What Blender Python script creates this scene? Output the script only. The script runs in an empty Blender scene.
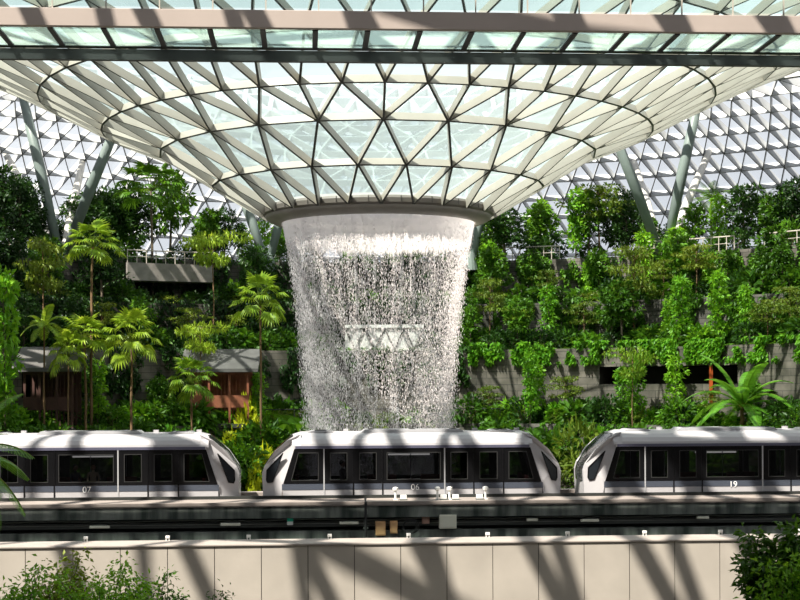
import bpy, math, random
import numpy as np
from mathutils import Vector, Matrix
random.seed(7); rng = np.random.default_rng(7)
PI = math.pi
C = bpy.context.scene.collection
E = 14.0                      # eye height
F = 1500.0                    # focal length in pixels of an 800 px wide frame
HZ = 385.0                    # horizon row
CX, CY = -1.2, 86.0           # axis of the funnel and the waterfall
ANG = math.radians(3.6)       # bearing of the track and of the footbridge

# ------------------------------------------------------------------ helpers
def P(px, py, D):
    return Vector(((px-400)/F*D, D, E-(py-HZ)/F*D))

def tag(o, label=None, cat=None, group=None, kind=None):
    if label: o['label'] = label
    if cat: o['category'] = cat
    if group: o['group'] = group
    if kind: o['kind'] = kind
    return o

class MB:
    def __init__(s): s.v=[]; s.f=[]; s.m=[]; s.uv=None
    def add(s, vs, fs, mi=0):
        b=len(s.v); s.v += [tuple(v) for v in vs]
        s.f += [tuple(b+i for i in f) for f in fs]
        s.m += ([mi]*len(fs) if isinstance(mi,int) else list(mi))
        return s
    def box(s, x0,x1,y0,y1,z0,z1, mi=0):
        vs=[(x0,y0,z0),(x1,y0,z0),(x1,y1,z0),(x0,y1,z0),(x0,y0,z1),(x1,y0,z1),(x1,y1,z1),(x0,y1,z1)]
        return s.add(vs,[(0,3,2,1),(4,5,6,7),(0,1,5,4),(1,2,6,5),(2,3,7,6),(3,0,4,7)],mi)
    def beam(s, p, q, n, w, d, mi=0, mlow=1):
        p=Vector(p); q=Vector(q); t=(q-p).normalized(); sd=t.cross(n).normalized()*(w/2); dn=-n*d
        vs=[p-sd,p+sd,q+sd,q-sd,p-sd+dn,p+sd+dn,q+sd+dn,q-sd+dn]
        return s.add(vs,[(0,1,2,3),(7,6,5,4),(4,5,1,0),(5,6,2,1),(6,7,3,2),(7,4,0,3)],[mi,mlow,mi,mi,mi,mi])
    def tube(s, pts, rad, n=8, mi=0, cap=True):
        pts=[Vector(p) for p in pts]
        if not hasattr(rad,'__len__'): rad=[rad]*len(pts)
        rings=[]
        up=Vector((0.13,0.21,1)).normalized()
        for i,p in enumerate(pts):
            t=(pts[min(i+1,len(pts)-1)]-pts[max(i-1,0)]).normalized()
            a=t.cross(up)
            if a.length<.05: a=t.cross(Vector((1,0,0)))
            a.normalize(); b=t.cross(a)
            rings.append([p+(a*math.cos(2*PI*k/n)+b*math.sin(2*PI*k/n))*rad[i] for k in range(n)])
        vs=[v for r in rings for v in r]; fs=[]
        for i in range(len(pts)-1):
            for k in range(n):
                fs.append((i*n+k,i*n+(k+1)%n,(i+1)*n+(k+1)%n,(i+1)*n+k))
        if cap: fs.append(tuple(range(n-1,-1,-1))); fs.append(tuple((len(pts)-1)*n+k for k in range(n)))
        return s.add(vs,fs,mi)
    def prism(s, poly, y0, y1, mi=0):      # polygon in (x,z) extruded along y
        n=len(poly)
        vs=[(x,y0,z) for x,z in poly]+[(x,y1,z) for x,z in poly]
        fs=[tuple(range(n)),tuple(range(2*n-1,n-1,-1))]+[(i,i+n,(i+1)%n+n,(i+1)%n) for i in range(n)]
        return s.add(vs,fs,mi)
    def mesh(s, name, mats, smooth=False):
        me=bpy.data.meshes.new(name); me.from_pydata(s.v,[],s.f)
        for m in (mats if isinstance(mats,(list,tuple)) else [mats]): me.materials.append(m)
        me.polygons.foreach_set('material_index', s.m)
        if smooth: me.polygons.foreach_set('use_smooth',[True]*len(s.f))
        if s.uv:
            l=me.uv_layers.new(name='UVMap')
            buf=[]
            for f in s.f:
                for i in f: buf += list(s.uv[i])
            l.data.foreach_set('uv',buf)
        me.update(); return me
    def build(s, name, mats, parent=None, smooth=False, bevel=0):
        o=bpy.data.objects.new(name, s.mesh(name,mats,smooth)); C.objects.link(o)
        if parent: o.parent=parent
        if bevel:
            b=o.modifiers.new('b','BEVEL'); b.width=bevel; b.segments=2; b.limit_method='ANGLE'
        return o

def empty(name, loc=(0,0,0), rz=0):
    o=bpy.data.objects.new(name,None); C.objects.link(o); o.location=loc; o.rotation_euler=(0,0,rz); o.empty_display_size=.3
    return o
def copy_tree(o, parent=None):
    c=o.copy(); C.objects.link(c)
    if parent: c.parent=parent
    for ch in list(o.children): copy_tree(ch,c)
    return c

# ------------------------------------------------------------------ materials
def mat(name, col, rough=.6, metal=0, noise=0, nscale=5, spec=.5, var=0, bump=0):
    m=bpy.data.materials.new(name); m.use_nodes=True; nt=m.node_tree; b=nt.nodes['Principled BSDF']
    b.inputs['Base Color'].default_value=(*col,1); b.inputs['Roughness'].default_value=rough
    b.inputs['Metallic'].default_value=metal; b.inputs['Specular IOR Level'].default_value=spec
    if noise:
        tc=nt.nodes.new('ShaderNodeTexCoord'); n=nt.nodes.new('ShaderNodeTexNoise'); n.inputs['Scale'].default_value=nscale
        n.inputs['Detail'].default_value=6
        nt.links.new(tc.outputs['Object'],n.inputs['Vector'])
        r=nt.nodes.new('ShaderNodeValToRGB'); r.color_ramp.elements[0].position=.3; r.color_ramp.elements[1].position=.7
        r.color_ramp.elements[0].color=(*[c*(1-noise) for c in col],1); r.color_ramp.elements[1].color=(*[min(1,c*(1+noise)) for c in col],1)
        nt.links.new(n.outputs['Fac'],r.inputs['Fac']); nt.links.new(r.outputs['Color'],b.inputs['Base Color'])
        if bump:
            bp=nt.nodes.new('ShaderNodeBump'); bp.inputs['Strength'].default_value=bump; bp.inputs['Distance'].default_value=.05
            nt.links.new(n.outputs['Fac'],bp.inputs['Height']); nt.links.new(bp.outputs['Normal'],b.inputs['Normal'])
    return m

def leafmat(name, c1, c2, trans=.35):
    m=bpy.data.materials.new(name); m.use_nodes=True; nt=m.node_tree; nt.nodes.clear()
    out=nt.nodes.new('ShaderNodeOutputMaterial'); mx=nt.nodes.new('ShaderNodeMixShader'); mx.inputs[0].default_value=trans
    b=nt.nodes.new('ShaderNodeBsdfPrincipled'); b.inputs['Roughness'].default_value=.45; b.inputs['Specular IOR Level'].default_value=.4
    t=nt.nodes.new('ShaderNodeBsdfTranslucent')
    oi=nt.nodes.new('ShaderNodeObjectInfo'); g=nt.nodes.new('ShaderNodeNewGeometry')
    ad=nt.nodes.new('ShaderNodeMath'); ad.operation='MULTIPLY_ADD'; ad.inputs[1].default_value=.5
    ml=nt.nodes.new('ShaderNodeMath'); ml.operation='MULTIPLY'; ml.inputs[1].default_value=.5
    nt.links.new(oi.outputs['Random'],ml.inputs[0])
    nt.links.new(g.outputs['Random Per Island'],ad.inputs[0]); nt.links.new(ml.outputs[0],ad.inputs[2])
    r=nt.nodes.new('ShaderNodeValToRGB'); r.color_ramp.elements[0].color=(*c1,1); r.color_ramp.elements[1].color=(*c2,1)
    nt.links.new(ad.outputs[0],r.inputs[0]); nt.links.new(r.outputs[0],b.inputs['Base Color'])
    hs=nt.nodes.new('ShaderNodeHueSaturation'); hs.inputs['Hue'].default_value=.48; hs.inputs['Value'].default_value=1.5
    nt.links.new(r.outputs[0],hs.inputs['Color']); nt.links.new(hs.outputs[0],t.inputs['Color'])
    nt.links.new(b.outputs[0],mx.inputs[1]); nt.links.new(t.outputs[0],mx.inputs[2]); nt.links.new(mx.outputs[0],out.inputs[0])
    return m

def glassmat(name, tcol, transp=.5, transl=.3, gloss=.08, dcol=(.8,.9,.9), rough=.05):
    m=bpy.data.materials.new(name); m.use_nodes=True; nt=m.node_tree; nt.nodes.clear()
    out=nt.nodes.new('ShaderNodeOutputMaterial')
    tr=nt.nodes.new('ShaderNodeBsdfTransparent'); tr.inputs[0].default_value=(*tcol,1)
    tl=nt.nodes.new('ShaderNodeBsdfTranslucent'); tl.inputs[0].default_value=(*dcol,1)
    gl=nt.nodes.new('ShaderNodeBsdfGlossy'); gl.inputs['Roughness'].default_value=rough; gl.inputs[0].default_value=(.9,.95,1,1)
    a=nt.nodes.new('ShaderNodeMixShader'); a.inputs[0].default_value=transl/max(1e-6,(transl+transp))
    nt.links.new(tr.outputs[0],a.inputs[1]); nt.links.new(tl.outputs[0],a.inputs[2])
    b=nt.nodes.new('ShaderNodeMixShader'); b.inputs[0].default_value=gloss
    nt.links.new(a.outputs[0],b.inputs[1]); nt.links.new(gl.outputs[0],b.inputs[2]); nt.links.new(b.outputs[0],out.inputs[0])
    return m

def brickmat(name, c1, c2, mortar, bw=1.0, bh=.35):
    m=bpy.data.materials.new(name); m.use_nodes=True; nt=m.node_tree; b=nt.nodes['Principled BSDF']; b.inputs['Roughness'].default_value=.85
    uv=nt.nodes.new('ShaderNodeUVMap'); br=nt.nodes.new('ShaderNodeTexBrick')
    br.inputs['Scale'].default_value=1; br.inputs['Brick Width'].default_value=bw; br.inputs['Row Height'].default_value=bh
    br.inputs['Mortar Size'].default_value=.02; br.inputs['Color1'].default_value=(*c1,1); br.inputs['Color2'].default_value=(*c2,1); br.inputs['Mortar'].default_value=(*mortar,1)
    nt.links.new(uv.outputs[0],br.inputs['Vector'])
    n=nt.nodes.new('ShaderNodeTexNoise'); n.inputs['Scale'].default_value=.6; n.inputs['Detail'].default_value=8
    nt.links.new(uv.outputs[0],n.inputs['Vector'])
    r=nt.nodes.new('ShaderNodeValToRGB'); r.color_ramp.elements[0].color=(.35,.36,.3,1); r.color_ramp.elements[1].color=(1.0,.97,.92,1)
    r.color_ramp.elements[0].position=.35; r.color_ramp.elements[1].position=.65
    nt.links.new(n.outputs['Fac'],r.inputs[0])
    mx=nt.nodes.new('ShaderNodeMix'); mx.data_type='RGBA'; mx.blend_type='MULTIPLY'; mx.inputs[0].default_value=1
    nt.links.new(br.outputs['Color'],mx.inputs[6]); nt.links.new(r.outputs[0],mx.inputs[7]); nt.links.new(mx.outputs[2],b.inputs['Base Color'])
    return m

def streakmat(name, c1, c2, sx=3.0, sz=.25, rough=.7):    # rain-stained vertical streaks, object space
    m=bpy.data.materials.new(name); m.use_nodes=True; nt=m.node_tree; b=nt.nodes['Principled BSDF']; b.inputs['Roughness'].default_value=rough
    tc=nt.nodes.new('ShaderNodeTexCoord'); mp=nt.nodes.new('ShaderNodeMapping'); mp.inputs['Scale'].default_value=(sx,sx,sz)
    n=nt.nodes.new('ShaderNodeTexNoise'); n.inputs['Scale'].default_value=1; n.inputs['Detail'].default_value=5
    r=nt.nodes.new('ShaderNodeValToRGB'); r.color_ramp.elements[0].color=(*c1,1); r.color_ramp.elements[1].color=(*c2,1)
    r.color_ramp.elements[0].position=.35; r.color_ramp.elements[1].position=.72
    nt.links.new(tc.outputs['Object'],mp.inputs[0]); nt.links.new(mp.outputs[0],n.inputs['Vector']); nt.links.new(n.outputs['Fac'],r.inputs[0]); nt.links.new(r.outputs[0],b.inputs['Base Color'])
    return m

M={}
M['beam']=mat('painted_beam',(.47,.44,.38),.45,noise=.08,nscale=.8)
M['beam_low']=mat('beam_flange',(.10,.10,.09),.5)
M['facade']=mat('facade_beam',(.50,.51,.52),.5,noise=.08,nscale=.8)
M['fglass']=glassmat('funnel_glass',(.78,.87,.89),.52,.30,.08,(.56,.68,.70))
M['oglass']=glassmat('roof_glass',(.93,.96,.98),.85,.09,.05,(.85,.9,.95))
M['dglass']=glassmat('deck_glass',(.84,.93,.90),.62,.26,.10,(.70,.82,.76))
M['rglass']=glassmat('rail_glass',(.90,.96,.95),.92,.03,.06,(.8,.9,.9))
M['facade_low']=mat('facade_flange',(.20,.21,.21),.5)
M['wallf']=mat('unseen_mall_wall',(.22,.20,.18),.8,noise=.1,nscale=.3)
M['collar']=mat('collar_metal',(.25,.225,.20),.5,noise=.12,nscale=1)
M['collar2']=mat('collar_lip',(.40,.37,.33),.5,noise=.1,nscale=1)
M['bridge_face']=mat('bridge_fascia',(.46,.385,.345),.5,noise=.05,nscale=.6)
M['bridge_dark']=mat('bridge_steel',(.075,.075,.08),.5)
M['steel']=mat('column_paint',(.20,.25,.235),.45,noise=.1,nscale=.8)
M['steel_w']=mat('column_white',(.62,.60,.55),.45,noise=.08,nscale=.8)
M['white']=mat('car_white',(.47,.455,.47),.28,noise=.04,nscale=1.2)
M['carsilver']=mat('car_silver',(.52,.52,.54),.3,metal=.2)
M['cargrey']=mat('car_stripe',(.065,.075,.10),.4)
M['gutter_shade']=mat('car_gutter_shade',(.10,.10,.15),.4)  # gutter strip, its dark purple also paints the shade line under the eave
M['black']=mat('car_black',(.006,.006,.007),.3,spec=.22)
M['blackm']=mat('rubber',(.02,.02,.02),.7)
M['seal']=mat('window_seal',(.045,.045,.045),.4)
M['carglass']=glassmat('tinted_glass',(.20,.20,.22),.9,.0,.035,(.1,.1,.1),.02)
M['noseglass']=mat('nose_glass',(.015,.018,.022),.1,spec=.45)
M['lamp']=mat('lamp_bar',(.9,.9,.85),.5); _b=M['lamp'].node_tree.nodes['Principled BSDF']; _b.inputs['Emission Color'].default_value=(1,.97,.88,1); _b.inputs['Emission Strength'].default_value=1.1
M['num']=mat('number_white',(.95,.95,.95),.5)
M['seat']=mat('seat_red',(.16,.035,.03),.7)
M['panelw']=mat('interior',(.22,.22,.21),.6)
M['concrete']=mat('pale_concrete',(.42,.375,.325),.8,noise=.10,nscale=.7)
M['coping']=mat('coping_concrete',(.36,.315,.285),.7,noise=.08,nscale=1.5)
M['joint']=mat('joint_dark',(.07,.065,.06),.9)
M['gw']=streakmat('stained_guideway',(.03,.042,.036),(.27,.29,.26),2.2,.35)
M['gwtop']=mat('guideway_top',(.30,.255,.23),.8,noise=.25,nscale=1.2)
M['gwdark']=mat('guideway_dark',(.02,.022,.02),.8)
M['tray']=mat('cable_tray',(.13,.14,.13),.5,metal=.3)
M['cable']=mat('cable_grey',(.33,.34,.32),.5)
M['cream']=mat('cream_box',(.92,.90,.76),.5)
M['tan']=mat('tan_box',(.72,.42,.20),.6)
M['pink']=mat('pink_box',(.60,.36,.28),.6)
M['green']=mat('sign_green',(.02,.42,.26),.5)
M['wht']=mat('white_paint',(.78,.77,.74),.5)
M['stone']=brickmat('terrace_stone',(.20,.185,.175),(.13,.12,.115),(.04,.04,.038))
M['stonel']=brickmat('pale_stone',(.24,.215,.19),(.16,.145,.13),(.07,.07,.065),1.6,.5)
M['stonep']=mat('balcony_stone',(.26,.24,.22),.8,noise=.2,nscale=2)
M['soil']=mat('soil',(.035,.028,.018),.95,noise=.4,nscale=1)
M['ground']=mat('ground_soil',(.05,.05,.04),.95,noise=.3,nscale=.3)
M['dark']=mat('recess_shade',(.02,.018,.016),.9)  # near-black paints the shade inside the terrace wall openings
M['wood']=mat('brown_timber',(.30,.10,.05),.6,noise=.2,nscale=3)
M['woodd']=mat('dark_timber',(.07,.03,.022),.7,noise=.2,nscale=3)
M['redpost']=mat('red_post',(.55,.10,.02),.5)
M['roofg']=mat('pavilion_roof',(.12,.115,.11),.7,noise=.2,nscale=1)
M['bark']=mat('bark_brown',(.20,.12,.06),.9,noise=.3,nscale=2)
M['barkg']=mat('bark_grey',(.15,.12,.085),.9,noise=.3,nscale=2)
M['rail']=mat('rail_metal',(.48,.44,.38),.5)
M['lf_mid']=leafmat('leaf_mid',(.018,.07,.006),(.12,.30,.015))
M['lf_dark']=leafmat('leaf_dark',(.006,.030,.006),(.045,.13,.014))  # dark species green, lowered further to paint the shade between clumps
M['lf_bright']=leafmat('leaf_bright',(.07,.26,.010),(.30,.58,.03))
M['lf_fern']=leafmat('leaf_fern',(.06,.20,.012),(.16,.42,.03))
M['lf_yellow']=leafmat('leaf_yellow',(.36,.46,.012),(.72,.74,.03))
M['lf_palm']=leafmat('leaf_palm',(.07,.22,.012),(.46,.60,.05))
M['lf_olive']=leafmat('leaf_olive',(.06,.14,.014),(.25,.32,.03))
# falling water: bright, partly transmissive
def watermat(name, streak):
    m=bpy.data.materials.new(name); m.use_nodes=True; nt=m.node_tree; nt.nodes.clear()
    out=nt.nodes.new('ShaderNodeOutputMaterial'); d=nt.nodes.new('ShaderNodeBsdfDiffuse'); d.inputs[0].default_value=(.98,.95,.955,1)
    t=nt.nodes.new('ShaderNodeBsdfTranslucent'); t.inputs[0].default_value=(.99,.96,.965,1)
    a=nt.nodes.new('ShaderNodeMixShader'); a.inputs[0].default_value=.5
    nt.links.new(d.outputs[0],a.inputs[1]); nt.links.new(t.outputs[0],a.inputs[2])
    if not streak: nt.links.new(a.outputs[0],out.inputs[0]); return m
    tr=nt.nodes.new('ShaderNodeBsdfTransparent'); mx=nt.nodes.new('ShaderNodeMixShader')
    uv=nt.nodes.new('ShaderNodeUVMap'); mp=nt.nodes.new('ShaderNodeMapping'); mp.inputs['Scale'].default_value=(6.0,.45,1)
    n=nt.nodes.new('ShaderNodeTexNoise'); n.inputs['Scale'].default_value=1; n.inputs['Detail'].default_value=6; n.inputs['Roughness'].default_value=.7
    nt.links.new(uv.outputs[0],mp.inputs[0]); nt.links.new(mp.outputs[0],n.inputs['Vector'])
    sp=nt.nodes.new('ShaderNodeSeparateXYZ'); nt.links.new(uv.outputs[0],sp.inputs[0])
    # opacity = noise + how near the lip (v = metres fallen)
    k=nt.nodes.new('ShaderNodeMapRange'); k.inputs['From Min'].default_value=.2; k.inputs['From Max'].default_value=1.5; k.inputs['To Min'].default_value=.62; k.inputs['To Max'].default_value=-.13
    nt.links.new(sp.outputs['Y'],k.inputs['Value'])
    ad=nt.nodes.new('ShaderNodeMath'); ad.operation='ADD'; nt.links.new(n.outputs['Fac'],ad.inputs[0]); nt.links.new(k.outputs[0],ad.inputs[1])
    s=nt.nodes.new('ShaderNodeMapRange'); s.inputs['From Min'].default_value=.42; s.inputs['From Max'].default_value=.62; s.inputs['To Max'].default_value=.92
    nt.links.new(ad.outputs[0],s.inputs['Value']); nt.links.new(s.outputs[0],mx.inputs[0])
    nt.links.new(tr.outputs[0],mx.inputs[1]); nt.links.new(a.outputs[0],mx.inputs[2]); nt.links.new(mx.outputs[0],out.inputs[0])
    return m
M['sheet']=watermat('falling_sheet',True); M['drop']=watermat('water_drops',False)
M['pool']=mat('pool_water',(.03,.05,.05),.08,spec=.6)

# ------------------------------------------------------------------ camera, sun, sky
cam=bpy.data.cameras.new('camera'); co=bpy.data.objects.new('camera',cam); C.objects.link(co)
cam.sensor_width=36; cam.lens=F/800*36; cam.shift_y=(HZ-300)/800; cam.clip_end=800; cam.clip_start=.5
co.location=(0,0,E); co.rotation_euler=(PI/2,math.radians(.25),0)
bpy.context.scene.camera=co
sun=bpy.data.lights.new('sun','SUN'); so=bpy.data.objects.new('sun',sun); C.objects.link(so)
sun.energy=15; sun.angle=math.radians(.53); sun.color=(1,.92,.80)
so.rotation_euler=Vector((.42,.45,-.80)).to_track_quat('-Z','Y').to_euler()
w=bpy.data.worlds.new('sky'); bpy.context.scene.world=w; w.use_nodes=True
bg=w.node_tree.nodes['Background']; bg.inputs[0].default_value=(.89,.92,.98,1); bg.inputs[1].default_value=.95
vs=bpy.context.scene.view_settings; vs.view_transform='Standard'; vs.look='None'; vs.exposure=-.2; vs.gamma=1; vs.use_curve_mapping=False
cy=bpy.context.scene.cycles; cy.transparent_max_bounces=24; cy.max_bounces=8; cy.diffuse_bounces=4; cy.use_denoising=True; cy.sample_clamp_indirect=6

# ------------------------------------------------------------------ roof geometry
PROF=[(6.5,9.95),(9.25,11.6),(12.24,13.4),(15.4,14.6),(18.8,16.3),(22.2,17.9),(25.7,19.3),(29.4,21.0),
      (33.5,22.9),(37.8,24.6),(42,25.9),(46,26.6),(49.6,26.8),(52.8,26.4),(55.4,25.6),(57.6,24.5),(59.6,23.2),(61.5,21.8),(63.3,20.3),(65,18.7),(66.6,17.0),(68,15.2),(69.3,13.3),(70.4,11.3),(71.3,9.2),(72,7.0)]
def roofz(r):
    for (a,b),(c,d) in zip(PROF,PROF[1:]):
        if a<=r<=c: return E+b+(d-b)*(r-a)/(c-a)
    return E+(PROF[0][1] if r<PROF[0][0] else PROF[-1][1])
def ring_point(r,z,phi):        # phi = 0 is the far side; the hall is longer towards the near side
    if r>44:
        k=max(0,-math.cos(phi))**1.0
        r = 44+(r-44)*(1+1.6*k)
    return Vector((CX+r*math.sin(phi), CY+r*math.cos(phi), E+z))
def make_nodes(i0,i1,spec):
    """spec: list of (ring index, N, offset) -> dict of ring node lists"""
    out=[]
    for (i,N,off) in spec:
        r,z=PROF[i]
        out.append([ring_point(r,z,PI-.036+2*PI*(k+off)/N) for k in range(N)])
    return out
def normal_at(i):
    a=PROF[max(i-1,0)]; b=PROF[min(i+1,len(PROF)-1)]
    dr,dz=b[0]-a[0],b[1]-a[1]; L=math.hypot(dr,dz); return (-dz/L,dr/L)
def nvec(i,p):
    nr,nz=normal_at(i); d=Vector((p.x-CX,p.y-CY,0)).normalized()
    return Vector((d.x*nr,d.y*nr,nz)).normalized()

# funnel: rings 0..7
spec=[(0,24,0),(1,24,.5),(2,24,0),(3,48,0),(4,48,.5),(5,48,0),(6,48,.5),(7,96,.5)]
# rows that double must line up: the finer ring holds a node over each coarser one
def pos(N,off,k): return 2*PI*(k+off)/N
def connect(A,B):
    """pairs (a,b) of node indices joined by a bar, and triangles"""
    (ia,Na,oa),(ib,Nb,ob)=A,B; bars=[]; tris=[]
    if Na==Nb:
        for k in range(Na):
            if ob>oa: l,rg=(k-1)%Nb,k          # b nodes at k-.5, k+.5
            else: l,rg=k,(k+1)%Nb
            bars+= [(k,l),(k,rg)]; tris.append((('a',k),('b',l),('b',rg)))
            tris.append((('a',k),('b',rg),('a',(k+1)%Na)))
    else:
        sh=int(round(oa*2-ob))                 # index of b node over a node 0
        for k in range(Na):
            c=(2*k+sh)%Nb; l=(c-1)%Nb; rg=(c+1)%Nb
            bars+=[(k,l),(k,c),(k,rg)]
            tris+=[(('a',k),('b',l),('b',c)),(('a',k),('b',c),('b',rg)),(('a',k),('b',rg),('a',(k+1)%Na))]
    return bars,tris
spec[7]=(7,96,0)
spec=[(0,24,0),(1,24,.5),(2,24,0),(3,48,0),(4,48,.5),(5,48,0),(6,48,.5),(7,96,1.0)]
def lattice(spec, wid, dep, cull=None):
    rings=[make_nodes(0,0,[s])[0] for s in spec]
    diag=MB(); glass=MB(); ringsm=[]
    for q,s in enumerate(spec):
        mb=MB(); N=s[1]; R=rings[q]
        for k in range(N):
            p,t=R[k],R[(k+1)%N]
            if cull and cull(p,s[0]) : continue
            mb.beam(p,t,nvec(s[0],(p+t)/2),wid,dep)
        ringsm.append(mb)
        if q+1<len(spec):
            bars,tris=connect(s,spec[q+1]); R2=rings[q+1]
            for a,b in bars:
                if cull and cull(R[a],s[0]): continue
                n=(nvec(s[0],R[a])+nvec(spec[q+1][0],R2[b])).normalized()
                diag.beam(R[a],R2[b],n,wid,dep)
            for t in tris:
                pts=[(R if w_=='a' else R2)[i] for w_,i in t]
                if cull and cull(pts[0],s[0]): continue
                n=nvec(s[0],pts[0])*.03
                glass.add([p+n for p in pts],[(0,1,2)])
    return diag,glass,ringsm
funnel=empty('roof_funnel',(CX,CY,E+9.9))
tag(funnel,'huge conical glass and white steel lattice funnel narrowing down to the top of the waterfall','glass roof')
def rel(o,root):            # keep world placement while parented to a root that is moved
    o.parent=root; o.matrix_parent_inverse=Matrix.LocRotScale(root.location,root.rotation_euler,root.scale).inverted(); return o
diag,glass,rm=lattice(spec,.115,.42)
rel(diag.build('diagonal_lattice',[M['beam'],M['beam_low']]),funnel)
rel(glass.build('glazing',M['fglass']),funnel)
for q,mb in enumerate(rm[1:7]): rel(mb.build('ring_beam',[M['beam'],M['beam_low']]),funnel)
def lathe(prof, cx, cy, n, z0=0, close=False, uvs=False, phi0=0, phi1=2*PI):
    mb=MB(); m=len(prof); full=abs(phi1-phi0-2*PI)<1e-6; cols=n if full else n+1; mb.uv=[] if uvs else None
    for k in range(cols):
        a=phi0+(phi1-phi0)*k/n
        for i,(r,z) in enumerate(prof):
            mb.v.append((cx+r*math.sin(a),cy+r*math.cos(a),z0+z))
            if uvs: mb.uv.append((prof[0][0]*a, uvs[i] if isinstance(uvs,list) else z))
    for k in range(n):
        k2=(k+1)%cols
        for i in range(m-1):
            mb.f.append((k*m+i,k2*m+i,k2*m+i+1,k*m+i+1)); mb.m.append(0)
        if close: mb.f.append((k*m+m-1,k2*m+m-1,k2*m,k*m)); mb.m.append(0)
    if close and not full:
        mb.f.append(tuple(range(m))); mb.f.append(tuple(n*m+i for i in range(m-1,-1,-1))); mb.m+=[0,0]
    return mb
rel(lathe([(6.30,10.25),(6.62,10.10),(6.68,9.95),(6.62,9.72),(6.50,9.62),(6.2,9.8)],CX,CY,96,E,True).build('collar',M['collar'],smooth=False),funnel)
rel(lathe([(6.49,9.62),(6.35,9.42),(6.0,9.26),(5.62,9.19),(5.52,9.22),(5.6,9.5),(6.2,9.8)],CX,CY,96,E,True).build('collar_lip',M['collar2'],smooth=True),funnel)
mb=MB()
for k in range(48):
    a=2*PI*(k+.5)/48; d=Vector((math.sin(a),math.cos(a),0)); p=Vector((CX,CY,E))
    mb.beam(p+d*6.705+Vector((0,0,9.73)),p+d*6.69+Vector((0,0,10.06)),d,.03,.03,0,0)
rel(mb.build('collar_joints',M['joint']),funnel)

# the rest of the roof (the hall's ceiling)
specn=[(7,96,0)]+[(i,96,.5 if i%2==0 else 0) for i in range(8,14)]
spec2=[(13,96,0),(14,192,0)]
par=0
for i in range(15,len(PROF)):
    spec2.append((i,192,.5 if (i-14)%2 else 0))
def cull2(p,i): return (p.y<34 and i>13)
diag,glass,rm=lattice(spec2,.085,.75,cull2)
dn,gn,rn=lattice(specn,.32,.75,cull2)  # crown bars made wider so they throw broader shadows below
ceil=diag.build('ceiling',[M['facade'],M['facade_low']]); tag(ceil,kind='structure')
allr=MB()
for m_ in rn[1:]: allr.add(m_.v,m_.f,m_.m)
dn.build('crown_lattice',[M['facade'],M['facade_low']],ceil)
gn.build('crown_glazing',M['oglass'],ceil)
for m_ in rm[1:]:
    allr.add(m_.v,m_.f,m_.m)
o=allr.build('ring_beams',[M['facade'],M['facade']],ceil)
o=glass.build('glazing',M['oglass'],ceil)

# unseen mall storeys and roof edge behind the viewer, added to cut ambient light
mb=MB(); mb.box(-85,85,-16,-14,3.9,42)
for z_ in (12,20,28,36): mb.box(-85,85,-14,-11,z_,z_+.6)
o=mb.build('unseen_wall_front',M['wallf']); o['kind']='structure'
mb=MB(); mb.box(-85,85,-16,14,42,42.8); mb.build('unseen_wall_top',M['wallf'])['kind']='structure'
# ------------------------------------------------------------------ waterfall
def wr(t):      # radius after falling t metres
    return 5.50-1.55*(1-math.exp(-t/8.5))-.012*t
WT=E+9.24
fall=empty('waterfall',(CX,CY,0.6)); tag(fall,'tall circular curtain of falling water dropping from the funnel collar','waterfall')
prof=[(wr(t),WT-t) for t in (0,.4,.8,1.2,1.8,2.4,3.2,4,5,6)]
mb=lathe(prof,CX,CY,160,0,False,[0,.4,.8,1.2,1.8,2.4,3.2,4,5,6])
rel(mb.build('water_sheet',M['sheet'],smooth=True),fall)
N=128000
streams=rng.uniform(0,2*PI,260); sw=rng.gamma(1.2,1,260); sw/=sw.sum()
si=rng.choice(260,N,p=sw); th=streams[si]+rng.normal(0,.010,N)
loose=rng.random(N)<.38; th[loose]=rng.uniform(0,2*PI,loose.sum())
t=22.5*rng.random(N)**.92
rad=np.array([wr(x) for x in t])+rng.normal(0,1,N)*(.04+.014*t)-np.abs(rng.normal(0,1,N))*(.12+.03*t)
hl=rng.uniform(.035,.10,N); hw=rng.uniform(.008,.017,N)
cx=CX+rad*np.sin(th); cyy=CY+rad*np.cos(th); cz=WT-t
V=np.zeros((N,5,3)); 
for j,(dx,dy,dz) in enumerate([(0,0,1),(1,0,-.4),(-.5,.87,-.4),(-.5,-.87,-.4),(0,0,-1)]):
    V[:,j,0]=cx+dx*hw; V[:,j,1]=cyy+dy*hw; V[:,j,2]=cz+dz*hl
Fc=np.array([(0,1,2),(0,2,3),(0,3,1),(4,2,1),(4,3,2),(4,1,3)])
FF=(np.arange(N)[:,None,None]*5+Fc[None]).reshape(-1)
def np_mesh(name,V,FF,k,mats):
    me=bpy.data.meshes.new(name); V=V.reshape(-1,3); nf=len(FF)//k
    me.vertices.add(len(V)); me.vertices.foreach_set('co',V.reshape(-1).astype(np.float32))
    me.loops.add(len(FF)); me.loops.foreach_set('vertex_index',FF.astype(np.int32))
    me.polygons.add(nf); me.polygons.foreach_set('loop_start',np.arange(0,nf*k,k,dtype=np.int32))
    for m in mats: me.materials.append(m)
    me.update(calc_edges=True); me.validate(); return me
o=bpy.data.objects.new('droplets',np_mesh('droplets',V,FF,3,[M['drop']])); C.objects.link(o); rel(o,fall); o['kind']='stuff'
pool=lathe([(0.01,.6),(9,.6),(9,-.4)],CX,CY,64,0); po=pool.build('pool',M['pool']); tag(po,'round dark pool catching the falling water on the valley floor','pool')

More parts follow.
